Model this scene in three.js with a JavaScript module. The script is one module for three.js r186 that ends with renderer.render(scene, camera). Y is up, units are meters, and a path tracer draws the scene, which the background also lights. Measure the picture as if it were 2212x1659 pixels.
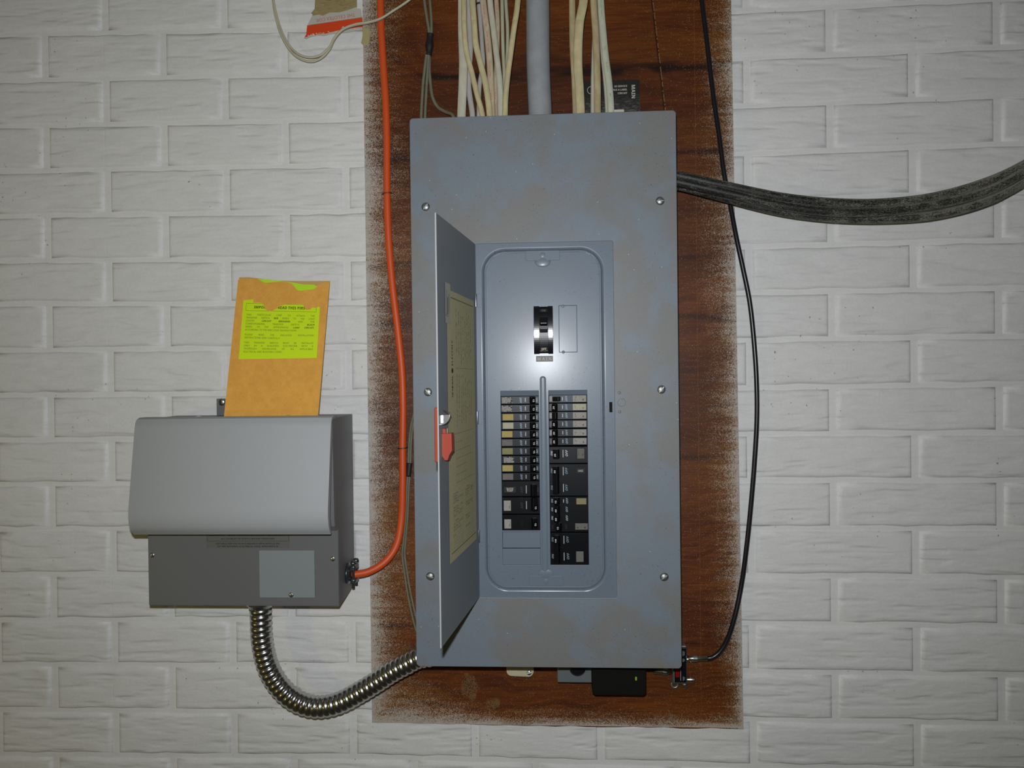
import * as THREE from 'three';
import { RoundedBoxGeometry } from 'three/addons/geometries/RoundedBoxGeometry.js';
import { mergeGeometries, toCreasedNormals } from 'three/addons/utils/BufferGeometryUtils.js';
import { Brush, Evaluator, SUBTRACTION } from 'three-bvh-csg';

// ---------------------------------------------------------------- camera, light, exposure
const W = 2212, H = 1659, FOCAL = 1545.74, YC = 1.45;      // YC: height of the middle of the breaker panel above the floor
const scene = new THREE.Scene();
scene.background = new THREE.Color(0x000000);
const camera = new THREE.PerspectiveCamera(2 * Math.atan(H / 2 / FOCAL) * 180 / Math.PI, W / H, 0.02, 30);
camera.position.set(0.00622, 0.01689 + YC, 1.11253);
camera.rotation.order = 'YXZ';
camera.rotation.set(-0.00595, 0.0517, -0.01198);
camera.updateMatrixWorld(true);
scene.add(camera);
const renderer = new THREE.WebGLRenderer();
renderer.toneMapping = THREE.LinearToneMapping;
renderer.toneMappingExposure = 1.0;
renderer.shadowMap.enabled = true;
// the photographer's flash, just above the lens
const flash = new THREE.SpotLight(new THREE.Color().setRGB(1.0, 1.03, 1.08), 2.16, 0, 1.4, 0.8, 2);
flash.position.set(-0.005, YC + 0.073, 1.11);
flash.target.position.set(-0.10, YC + 0.13, 0);
flash.castShadow = true; flash.shadow.radius = 0.45;
scene.add(flash, flash.target);

// ---------------------------------------------------------------- helpers
const V = (x, y, z) => new THREE.Vector3(x, y, z);
function ray(px, py) { return V((px - W / 2) / FOCAL, -(py - H / 2) / FOCAL, -1).applyQuaternion(camera.quaternion); }
/** Point of the upright plane at distance z in front of the wall that shows at a pixel of the photograph. */
function P(px, py, z) { const d = ray(px, py), t = (z - camera.position.z) / d.z; return camera.position.clone().addScaledVector(d, t); }
let seed = 7;
const rnd = () => { seed = (seed * 1664525 + 1013904223) >>> 0; return seed / 4294967296; };
function hash(i, j, s) { let h = (i * 374761393 + j * 668265263 + s * 974634721) | 0; h = Math.imul(h ^ (h >>> 13), 1274126177); h ^= h >>> 16; return (h >>> 0) / 4294967296; }
function noise(x, y, s = 0) {
  const i = Math.floor(x), j = Math.floor(y), u = x - i, v = y - j, a = u * u * (3 - 2 * u), b = v * v * (3 - 2 * v);
  return (hash(i, j, s) * (1 - a) + hash(i + 1, j, s) * a) * (1 - b) + (hash(i, j + 1, s) * (1 - a) + hash(i + 1, j + 1, s) * a) * b;
}
function fbm(x, y, s = 0, o = 4) { let r = 0, a = 0.5; for (let k = 0; k < o; k++) { r += a * noise(x, y, s + k); x *= 2.03; y *= 2.03; a *= 0.5; } return r / (1 - Math.pow(0.5, o)); }
const sst = (a, b, x) => { const t = Math.min(1, Math.max(0, (x - a) / (b - a))); return t * t * (3 - 2 * t); };
const mixA = (a, b, t) => [a[0] + (b[0] - a[0]) * t, a[1] + (b[1] - a[1]) * t, a[2] + (b[2] - a[2]) * t];
/** DataTexture from fn(u, v) -> [r, g, b] in 0..255, v up. */
function dataTex(w, h, fn, srgb = true) {
  const d = new Uint8Array(w * h * 4);
  for (let j = 0; j < h; j++) for (let i = 0; i < w; i++) {
    const c = fn((i + 0.5) / w, (j + 0.5) / h, i, j), k = (j * w + i) * 4;
    if (typeof c === 'number') { d[k] = d[k + 1] = d[k + 2] = Math.max(0, Math.min(255, c)); } else { d[k] = Math.max(0, Math.min(255, c[0])); d[k + 1] = Math.max(0, Math.min(255, c[1])); d[k + 2] = Math.max(0, Math.min(255, c[2])); }
    d[k + 3] = 255;
  }
  const t = new THREE.DataTexture(d, w, h); t.magFilter = THREE.LinearFilter; t.minFilter = THREE.LinearFilter;
  t.wrapS = t.wrapT = THREE.RepeatWrapping; if (srgb) t.colorSpace = THREE.SRGBColorSpace; t.needsUpdate = true; return t;
}
function canvasTex(w, h, draw) {
  const c = document.createElement('canvas'); c.width = w; c.height = h; const g = c.getContext('2d'); draw(g, w, h);
  const t = new THREE.CanvasTexture(c); t.colorSpace = THREE.SRGBColorSpace; t.magFilter = THREE.LinearFilter; return t;
}
const lin = (r, g, b) => new THREE.Color().setRGB(r, g, b);
const mat = (color, roughness = 0.6, o = {}) => new THREE.MeshPhysicalMaterial({ color, roughness, ...o });
const taken = {};
function numbered(n) { const k = (taken[n] = (taken[n] ?? -1) + 1); return k ? `${n}_${String(k).padStart(3, '0')}` : n; }
function mesh(name, geo, material, parent = scene) {
  const m = new THREE.Mesh(Array.isArray(geo) ? (geo.length > 1 ? mergeGeometries(geo.map(norm)) : geo[0]) : geo, material);
  m.name = parent === scene ? numbered(name) : name; m.castShadow = m.receiveShadow = true; parent.add(m); return m;
}
function norm(g) { const n = g.index ? g.toNonIndexed() : g; for (const k of Object.keys(n.attributes)) if (!['position', 'normal', 'uv'].includes(k)) n.deleteAttribute(k); return n; }
function tag(o, label, category, group) { o.userData.label = label; o.userData.category = category; if (group) o.userData.group = group; return o; }
function thing(name, label, category, pos = V(0, 0, 0), group) { const g = new THREE.Group(); g.name = numbered(name); g.position.copy(pos); scene.add(g); return tag(g, label, category, group); }
function struct(name, geo, material) { const m = mesh(name, geo, material); m.userData.kind = 'structure'; return m; }
/** Box given by its two corners in world metres, with rounded edges, moved into a parent that stands at `o`. */
function bx(x0, x1, y0, y1, z0, z1, o = V(0, 0, 0), r = 0.0006, s = 2) {
  const w = Math.abs(x1 - x0), h = Math.abs(y1 - y0), d = Math.abs(z1 - z0), rr = Math.min(r, w * 0.45, h * 0.45, d * 0.45);
  const g = r > 0 ? new RoundedBoxGeometry(w, h, d, s, rr) : new THREE.BoxGeometry(w, h, d);
  g.translate((x0 + x1) / 2 - o.x, (y0 + y1) / 2 - o.y, (z0 + z1) / 2 - o.z); return g;
}
/** Upright sheet facing +z with uv over the given rectangle. */
function sheet(x0, x1, y0, y1, z, o = V(0, 0, 0), uv = [0, 0, 1, 1]) {
  const g = new THREE.PlaneGeometry(x1 - x0, y1 - y0); g.translate((x0 + x1) / 2 - o.x, (y0 + y1) / 2 - o.y, z - o.z);
  const a = g.attributes.uv; for (let i = 0; i < a.count; i++) a.setXY(i, uv[0] + a.getX(i) * (uv[2] - uv[0]), uv[1] + a.getY(i) * (uv[3] - uv[1])); return g;
}
/** Sweep of an oval (half width rw across the wall, half thickness rt off it) along points. rad(s) scales it along the length. */
function sweep(pts, rw, rt, n = 80, m = 14, rad = null, o = V(0, 0, 0)) {
  const c = new THREE.CatmullRomCurve3(pts, false, 'centripetal'), L = c.getLength(), pos = [], uv = [], idx = [];
  const pt = c.getSpacedPoints(n);
  for (let i = 0; i <= n; i++) {
    const a = pt[Math.max(0, i - 1)], b = pt[Math.min(n, i + 1)], T = b.clone().sub(a).normalize();
    const B = T.clone().cross(V(0, 0, 1)); if (B.lengthSq() < 1e-4) B.set(1, 0, 0); B.normalize(); const N = B.clone().cross(T).normalize();
    const k = rad ? rad(i / n * L, i / n) : 1;
    for (let j = 0; j <= m; j++) {
      const t = j / m * 2 * Math.PI, p = pt[i].clone().addScaledVector(B, Math.cos(t) * rw * k).addScaledVector(N, Math.sin(t) * rt * k).sub(o);
      pos.push(p.x, p.y, p.z); uv.push(i / n * L, j / m);
    }
  }
  const w = m + 1;
  for (let i = 0; i < n; i++) for (let j = 0; j < m; j++) { const a = i * w + j, b = a + w; idx.push(a, a + 1, b, b, a + 1, b + 1); }
  for (const [i, f] of [[0, 1], [n, -1]]) { const q = pos.length / 3, p = pt[i].clone().sub(o); pos.push(p.x, p.y, p.z); uv.push(i / n * L, 0.5); for (let j = 0; j < m; j++) { const a = i * w + j; f > 0 ? idx.push(q, a + 1, a) : idx.push(q, a, a + 1); } }
  const g = new THREE.BufferGeometry(); g.setAttribute('position', new THREE.Float32BufferAttribute(pos, 3)); g.setAttribute('uv', new THREE.Float32BufferAttribute(uv, 2)); g.setIndex(idx); g.computeVertexNormals();
  // join the shading across the seam of the oval
  const nn = g.attributes.normal; for (let i = 0; i <= n; i++) { const a = i * w, b = a + m, q = V(nn.getX(a) + nn.getX(b), nn.getY(a) + nn.getY(b), nn.getZ(a) + nn.getZ(b)).normalize(); nn.setXYZ(a, q.x, q.y, q.z); nn.setXYZ(b, q.x, q.y, q.z); }
  return g;
}
const pxPath = (list, z) => list.map(([x, y, zz]) => P(x, y, zz ?? z));
function rrect(x0, x1, y0, y1, r, cls = THREE.Shape) {
  const s = new cls(); s.moveTo(x0 + r, y0); s.lineTo(x1 - r, y0); s.absarc(x1 - r, y0 + r, r, -Math.PI / 2, 0); s.lineTo(x1, y1 - r); s.absarc(x1 - r, y1 - r, r, 0, Math.PI / 2);
  s.lineTo(x0 + r, y1); s.absarc(x0 + r, y1 - r, r, Math.PI / 2, Math.PI); s.lineTo(x0, y0 + r); s.absarc(x0 + r, y0 + r, r, Math.PI, 1.5 * Math.PI); return s;
}
/** Plate from a shape: its front lies at zf, it is `t` thick, edges rounded by b (bb deep); uv in metres. */
function plate(shape, zf, t, b = 0.0005, bb = b, seg = 2, cs = 10) {
  const g = new THREE.ExtrudeGeometry(shape, { depth: Math.max(1e-5, t - 2 * bb), bevelEnabled: b > 0, bevelThickness: bb, bevelSize: b, bevelSegments: seg, curveSegments: cs });
  g.translate(0, 0, zf - t + (b > 0 ? bb : 0)); return g;
}
function lathe(profile, seg = 20) { return new THREE.LatheGeometry(profile.map(([r, y]) => new THREE.Vector2(r, y)), seg); }
const AX = { toZ: new THREE.Matrix4().makeRotationX(Math.PI / 2), toX: new THREE.Matrix4().makeRotationZ(-Math.PI / 2) };

// ---------------------------------------------------------------- materials
const SEAM = P(237, 800, 0).x / 2.4 + 0.5;
const wallColor = dataTex(2048, 2048, (u, v, i, j) => {
  const x = u * 2.4, y = v * 2.4, m = fbm(x * 5, y * 6, 11, 3) - 0.5, f = hash(i, j, 5) - 0.5, st = fbm(x * 40, y * 160, 21, 2) - 0.5;
  let c = [222 + m * 10 + f * 7 + st * 8, 222 + m * 9 + f * 7 + st * 8, 219 + m * 7 + f * 7 + st * 8];
  const sp = fbm(x * 300, y * 300, 31, 2), sp2 = noise(x * 9, y * 9, 40);          // chips and grime specks
    if (sp > 0.885 && sp2 > 0.7) c = mixA(c, [120, 116, 108], sst(0.885, 0.94, sp));
  return c;
});
const wallBump = dataTex(2048, 2048, (u, v, i, j) => {
  const x = u * 2.4, y = v * 2.4, wx = (fbm(x * 6, y * 6, 61, 2) - 0.5) * 0.012, yy = y + wx;
  const a = fbm(x * 19, yy * 115, 51, 2), b = fbm(x * 50, yy * 210, 71, 2), f = fbm(x * 500, y * 500, 81, 1);
  const h = 160 - 120 * sst(0.46, 0.86, a) - 22 * sst(0.5, 0.85, b) + (f - 0.5) * 12 + (fbm(x * 14, y * 18, 91, 2) - 0.5) * 40;
  return Math.abs(u - SEAM) < 0.0003 ? h - 26 * noise(3, v * 180, 79) : h;
}, false);
const M = {};
M.wall = mat(lin(1, 1, 1), 0.62, { map: wallColor, bumpMap: wallBump, bumpScale: 0.0026 });
M.mortar = mat(lin(1, 1, 1), 0.7, { map: wallColor, bumpMap: wallBump, bumpScale: 0.0006 });
M.plain = mat(lin(0.36, 0.35, 0.33), 0.9);
M.floor = mat(lin(0.22, 0.21, 0.19), 0.85);
M.black = mat(lin(0.012, 0.012, 0.013), 0.38);
M.rubber = mat(lin(0.014, 0.014, 0.015), 0.5);
M.zinc = mat(lin(0.62, 0.63, 0.64), 0.3, { metalness: 1 });
M.dullZinc = mat(lin(0.36, 0.37, 0.36), 0.5, { metalness: 1 });
M.steel = mat(lin(0.50, 0.50, 0.49), 0.24, { metalness: 1 });
M.darkSteel = mat(lin(0.10, 0.09, 0.08), 0.45, { metalness: 0.8 });

// ---------------------------------------------------------------- the room
const RX0 = -2.5, RX1 = 2.5, RZ = 3.4, RY = 2.45, TH = 0.12;
const box3 = (x0, x1, y0, y1, z0, z1) => bx(x0, x1, y0, y1, z0, z1, V(0, 0, 0), 0);
function worldUV(g, k = 2.4) { const p = g.attributes.position, uv = new Float32Array(p.count * 2); for (let i = 0; i < p.count; i++) { uv[2 * i] = p.getX(i) / k + 0.5; uv[2 * i + 1] = p.getY(i) / k; } g.setAttribute('uv', new THREE.BufferAttribute(uv, 2)); return g; }
const wallBack = struct('wall_back', worldUV(box3(RX0 - TH, RX1 + TH, 0, RY, -TH, 0)), M.mortar);
struct('wall_left', box3(RX0 - TH, RX0, 0, RY, 0, RZ), M.plain);
struct('wall_right', box3(RX1, RX1 + TH, 0, RY, 0, RZ), M.plain);
struct('wall_front', box3(RX0 - TH, RX1 + TH, 0, RY, RZ, RZ + TH), M.plain);
struct('floor', box3(RX0 - TH, RX1 + TH, -TH, 0, -TH, RZ + TH), M.floor);
struct('ceiling', box3(RX0 - TH, RX1 + TH, RY, RY + TH, -TH, RZ + TH), M.plain);

// courses of the painted brick facing: measured joint heights at four upright lines, carried over to the wall
const cols = [0, 780, 1600, 2180], jl = [
  [75, 175, 273, 370, 467, 563.5, 657, 757, 854, 951, 1046, 1143, 1241, 1339, 1435, 1533, 1629],
  [61, 158, 258, 356, 456, 559, 654.6, 750, 847, 944, 1041, 1139, 1238, 1337, 1436.5, 1538, 1634],
  [23.6, 126.6, 229.5, 332.5, 435, 534, 633, 735, 838, 938, 1038, 1141, 1242.5, 1345, 1449, 1553, 1654],
  [-3, 101, 206.6, 310.5, 414, 518, 622.6, 726, 829.5, 933.5, 1037, 1142, 1247, 1353, 1458, 1563, 1664]];
const courses = jl[0].map((_, k) => cols.map((c, i) => P(c, jl[i][k], 0)));
const PITCH = 0.07218;
function jointY(k, x) {
  const kk = Math.max(0, Math.min(16, k)), p = courses[kk]; let y;
  if (x <= p[0].x) y = p[0].y; else if (x >= p[3].x) y = p[3].y; else { let i = 0; while (x > p[i + 1].x) i++; y = p[i].y + (p[i + 1].y - p[i].y) * (x - p[i].x) / (p[i + 1].x - p[i].x); }
  return y - (k - kk) * PITCH;
}
const jx = (px, py) => P(px, py, 0).x;
function joints(list, py) {
  const a = list.map((p) => jx(p, py)), w = a[1] - a[0], e = a[a.length - 1] - a[a.length - 2];
  while (a[0] > RX0 + 0.02) a.unshift(a[0] - w); while (a[a.length - 1] < RX1 - 0.02) a.push(a[a.length - 1] + e);
  a[0] = RX0; a[a.length - 1] = RX1; return a;
}
const evenJ = joints([239, 495, 753, 1017, 1289, 1620, 1975], 805), oddJ = joints([110, 364, 625, 885, 1150, 1455, 1799, 2159], 902);
function brickGeo(x0, x1, k, nx = 7) {
  const gx = 0.0068, gy = 0.0052, xa = x0 + gx, xb = x1 - gx, t = 0.0042, top = [], bot = [];
  const s = Math.round(x0 * 1000) + k * 131;
  for (let i = 0; i <= nx; i++) {
    const x = xa + (xb - xa) * i / nx, e = i === 0 || i === nx ? 0.3 : 1;
    top.push([x, jointY(k - 1, x) - gy + (hash(i, s, 3) - 0.5) * 0.0022 * e]); bot.push([x, jointY(k, x) + gy + (hash(i, s, 4) - 0.5) * 0.0028 * e]);
  }
  const loop = [...bot, ...top.slice().reverse()], n = loop.length, pos = [], idx = [];
  const rings = [[-0.0012, 0], [0.0008, 0.0026], [0.0030, t - 0.0002], [0.0066, t]], cy = (jointY(k - 1, (xa + xb) / 2) + jointY(k, (xa + xb) / 2)) / 2;
  for (const [d, z] of rings) for (const [x, y] of loop) {
    const ix = x < xa + 1e-6 ? d : x > xb - 1e-6 ? -d : 0;
    pos.push(x + ix, y + (y > cy ? -d : d), z);
  }
  for (let r = 0; r < rings.length - 1; r++) for (let i = 0; i < n; i++) { const a = r * n + i, b = r * n + (i + 1) % n; idx.push(a, b, a + n, b, b + n, a + n); }
  const o = (rings.length - 1) * n;
  for (let i = 0; i < nx; i++) { const a = o + i, b = o + i + 1, c = o + n - 1 - i, d = o + n - 2 - i; idx.push(a, b, c, b, d, c); }
  const g = new THREE.BufferGeometry(); g.setAttribute('position', new THREE.Float32BufferAttribute(pos, 3)); g.setIndex(idx); g.computeVertexNormals(); return worldUV(g);
}
const BOARD = { x0: -0.2765, x1: 0.2959, y0: P(1206, 1567, 0.0085).y, y1: YC + 0.80, z0: 0.0044, z1: 0.0094 };
{
  const far = []; let n = 0;
  for (let k = -5; k <= 29; k++) {
    const J = ((k % 2) + 2) % 2 === 0 ? evenJ : oddJ;
    for (let i = 0; i < J.length - 1; i++) {
      const xm = (J[i] + J[i + 1]) / 2, yt = jointY(k - 1, xm), yb = jointY(k, xm); if (yt > RY - 0.005 || yb < 0.005 || J[i + 1] - J[i] < 0.05) continue;
      const hidden = J[i] > BOARD.x0 + 0.02 && J[i + 1] < BOARD.x1 - 0.02 && yb > BOARD.y0 + 0.02 && yt < BOARD.y1 - 0.02; if (hidden) continue;
      const g = brickGeo(J[i], J[i + 1], k);
      if (J[i + 1] > -1.12 && J[i] < 0.98 && yt > YC - 0.76 && yb < YC + 0.78) { mesh('brick', g, M.wall, wallBack); n++; } else far.push(g);
    }
  }
  const rest = mesh('brickwork', far, M.wall, wallBack); rest.userData.kind = 'stuff'; console.log('bricks', n, far.length);
}

// a lamp with a warm bare bulb, away to the side of the panel
{
  const at = V(-1.95, 0, 1.95), f = thing('floor_lamp', 'thin black floor lamp with a bare warm bulb in the open basement', 'lamp', at);
  mesh('base', lathe([[0, 0], [0.13, 0], [0.135, 0.006], [0.13, 0.014], [0.03, 0.026], [0.012, 0.04], [0, 0.04]], 32), M.rubber, f);
  mesh('pole', lathe([[0.0085, 0.035], [0.0085, 0.98]], 16), M.rubber, f);
  mesh('socket', lathe([[0, 0.97], [0.015, 0.972], [0.02, 0.985], [0.02, 1.02], [0.015, 1.03], [0, 1.03]], 20), M.rubber, f);
  const bulb = mesh('bulb', lathe([[0, 1.025], [0.013, 1.028], [0.016, 1.04], [0.026, 1.065], [0.03, 1.082], [0.027, 1.098], [0.016, 1.109], [0, 1.112]], 20), new THREE.MeshStandardMaterial({ color: lin(0.9, 0.85, 0.7), emissive: lin(1, 0.8, 0.35), emissiveIntensity: 1.2, roughness: 0.4 }), f);
  const l = new THREE.PointLight(lin(1.0, 0.83, 0.26), 0.72, 0, 2); l.position.set(at.x, 1.08, at.z); l.castShadow = true; l.shadow.radius = 1.5; scene.add(l);
}

// ---------------------------------------------------------------- wood-grain backing board with white overspray along its edges
{
  const bw = BOARD.x1 - BOARD.x0, bh = BOARD.y1 - BOARD.y0;
  const bandPx = [[148, 9, 0.9], [135, 5, 0.5], [330, 8, 0.5], [560, 6, 0.4], [690, 7, 0.45], [985, 6, 0.4], [1350, 5, 0.5], [1396, 4, 0.5]].map(([y, w, s]) => [P(1480, y, 0.0086).y - BOARD.y0, w * 0.0007, s]);
  const boardTex = dataTex(1152, 2048, (u, v, i, j) => {
    const x = u * bw, y = v * bh, wav = (fbm(x * 5, y * 7, 101, 3) - 0.5), yy = y + wav * 0.05 + (fbm(x * 16, y * 20, 105, 2) - 0.5) * 0.008;
    const rings = 0.5 + 0.5 * Math.sin(yy * 300 + fbm(x * 7, y * 9, 111, 3) * 34), fine = fbm(x * 30, y * 900, 121, 2), tone = fbm(x * 3, y * 9, 131, 3);
    let c = mixA([76, 34, 8], [136, 74, 22], sst(0.15, 0.9, tone * 0.72 + rings * 0.15 + fine * 0.25));
    c = mixA(c, [58, 24, 12], 0.4 * sst(0.6, 0.9, rings) * sst(0.35, 0.7, fbm(x * 9, y * 30, 141, 2)));
    c = mixA(c, [126, 74, 12], 0.35 * sst(0.55, 0.8, fbm(x * 4, y * 22, 151, 2)));
    for (const [by, w, s] of bandPx) { const d = Math.abs(y - by + (fbm(x * 8, 3, 161 + Math.round(by * 90), 2) - 0.5) * 0.012); c = mixA(c, [34, 16, 12], s * sst(w * 1.6, w * 0.2, d) * sst(0.3, 0.6, fbm(x * 14, y * 60, 171, 2))); }
    c = mixA(c, [c[0] * 0.8, c[1] * 0.75, c[2] * 0.75], sst(0.52, 0.7, fbm(x * 60, y * 1400, 181, 1)) * 0.5);
    // long pale scratch with a dark edge, and a faint plank seam
    const sx = 0.1925 + (1.13 - y) * 0 + (P(1437, 237, 0.0086).x - BOARD.x0 - 0.1925) * 1, top = P(1410, 0, 0.0086), lo = P(1437, 237, 0.0086), lx = lo.x + (top.x - lo.x) * (y + BOARD.y0 - lo.y) / (top.y - lo.y) - BOARD.x0;
    if (y + BOARD.y0 > lo.y - 0.02) { const d = x - lx; if (Math.abs(d) < 0.0007 && hash(1, j >> 2, 9) > 0.25) c = [150, 105, 62]; else if (d < 0 && d > -0.003) c = mixA(c, [44, 20, 6], 0.7); }
    const seam = P(1503, 400, 0.0086).x - BOARD.x0; if (Math.abs(x - seam) < 0.0006) c = mixA(c, [140, 84, 40], 0.55);
    // overspray: paint droplets, thick along the edges
    const yw = y + BOARD.y0, low = sst(YC - 0.30, YC - 0.47, yw), hi = sst(YC + 0.45, YC + 0.62, yw);
    const str = fbm(x * 22, y * 210, 201, 2), blot = fbm(x * 18, y * 18, 211, 3), r = hash(i, j, 221), r2 = hash(i >> 1, j >> 1, 222), midY = 0.75 + 0.5 * fbm(y * 4, 1, 231, 2);
    const dl = x / (0.058 * midY), dr = (bw - x) / (0.044 * midY * (1 - 0.55 * low)), db = y / (0.020 + 0.05 * sst(0.22, 0.0, x));
    const e = Math.max(1 - dl, 1 - dr, 1 - db, -0.9);
    const cover = (e > 0 ? 0.25 * e + 1.05 * e * e : e) + (str - 0.5) * 0.62 + (blot - 0.5) * 0.55 + (r - 0.5) * 0.95 + (r2 - 0.5) * 0.75;
    if (cover > 0.42) c = mixA(c, [214, 210, 203], Math.min(0.95, 0.5 + 0.6 * (cover - 0.42)));
    else if (cover > 0.12 && r > 0.5) c = mixA(c, [160, 150, 134], 0.35);
    // single droplets further in
    const far = Math.max(Math.exp(-x / 0.06), Math.exp(-(bw - x) / 0.06), 0.6 * Math.exp(-y / 0.05), 0.05);
    if (hash(i, j, 241) > 1 - 0.03 * far - 0.0008) c = [205, 198, 184];
    // bare worn smudges near the foot
    const sm = fbm(x * 26, y * 30, 251, 3); if (y < 0.09 && sm > 0.66 && x < 0.26 && r2 > 0.35) c = mixA(c, [150, 140, 112], sst(0.66, 0.74, sm) * 0.5);
    return c;
  });
  const boardBump = dataTex(512, 1024, (u, v) => 128 + (fbm(u * bw * 60, v * bh * 900, 301, 2) - 0.5) * 120, false);
  const s = new THREE.Shape(); s.moveTo(BOARD.x0, BOARD.y1); s.lineTo(BOARD.x0, P(804, 1561, BOARD.z1).y);
  for (let k = 1; k < 24; k++) { const x = BOARD.x0 + bw * k / 24, py = 1561 + 14 * k / 24 + (hash(k, 2, 8) - 0.5) * 3; s.lineTo(x, P(804 + 803 * k / 24, py, BOARD.z1).y); }
  s.lineTo(BOARD.x1, P(1607, 1575, BOARD.z1).y); s.lineTo(BOARD.x1 - 0.009, BOARD.y1);
  const g = plate(s, BOARD.z1, BOARD.z1 - BOARD.z0, 0), p = g.attributes.position, uv = g.attributes.uv;
  for (let i = 0; i < p.count; i++) uv.setXY(i, (p.getX(i) - BOARD.x0) / bw, (p.getY(i) - BOARD.y0) / bh);
  tag(mesh('backing_board', g, mat(lin(0.76, 0.75, 0.74), 0.5, { specularIntensity: 0.6, map: boardTex, bumpMap: boardBump, bumpScale: 0.00025 })), 'brown wood-grain board with white overspray along its edges, behind the breaker panel', 'board');
}

// ---------------------------------------------------------------- breaker panel
const ZP = 0.115, PW = 0.370, PH = 0.7708, PO = V(0, YC - PH / 2, 0);
const HL = -0.09492, HR = 0.09724, HT = YC + 0.20811, HB = YC - 0.28811, ANG = 1.44191, DW = HR - HL;
const paintTex = (s, dust) => dataTex(768, 1536, (u, v, i, j) => {
  const x = u * PW, y = v * PH, p = fbm(x * 13, y * 13, s, 4), q = fbm(x * 45, y * 45, s + 7, 3), f = hash(i, j, s) - 0.5;
  let c = mixA([124, 134, 144], [127, 128, 126], sst(0.44, 0.62, p * 0.75 + q * 0.25) * dust);
  c = mixA(c, [130, 126, 122], 0.4 * sst(0.58, 0.72, fbm(x * 20, y * 20, s + 19, 3)) * dust);
  const sp = noise(x * 900, y * 900, s + 3), sq = noise(x * 30, y * 30, s + 5); if (sp > 0.95 && sq > 0.5) c = mixA(c, [70, 66, 64], 0.7);
  if (hash(i >> 1, j >> 1, s + 4) > 1 - 0.00018 * dust) c = [205, 207, 206];
  if (dust < 0.5 && Math.abs(x - 0.183) < 0.06 && y > 0.36 && y < 0.44) { const ch = fbm(x * 420, y * 260, 477, 2); if (ch > 0.8 && noise(x * 60, y * 60, 478) > 0.55) c = mixA(c, [84, 88, 92], 0.75); }
  return [c[0] + f * 10, c[1] + f * 10, c[2] + f * 10];
});
const coverTex = paintTex(401, 1), frontTex = paintTex(431, 0.18);
for (const t of [coverTex, frontTex]) { t.repeat.set(1 / PW, 1 / PH); t.offset.set(0.5, -(YC - PH / 2) / PH); }
M.cover = mat(lin(0.86, 0.865, 0.87), 0.5, { map: coverTex });
M.front = mat(lin(0.72, 0.77, 0.81), 0.42, { specularIntensity: 0.6, clearcoat: 0.2, clearcoatRoughness: 0.21, map: frontTex });
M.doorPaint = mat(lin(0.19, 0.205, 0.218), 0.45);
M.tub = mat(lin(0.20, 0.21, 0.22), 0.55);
const panel = thing('breaker_panel', 'tall grey breaker panel with its narrow door open, on the wood-grain board', 'breaker panel', PO);
const PX = (x, y, z) => P(x, y, z).x, PY = (x, y, z) => P(x, y, z).y;
const rel = (g) => g.translate(-PO.x, -PO.y, -PO.z);
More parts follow.
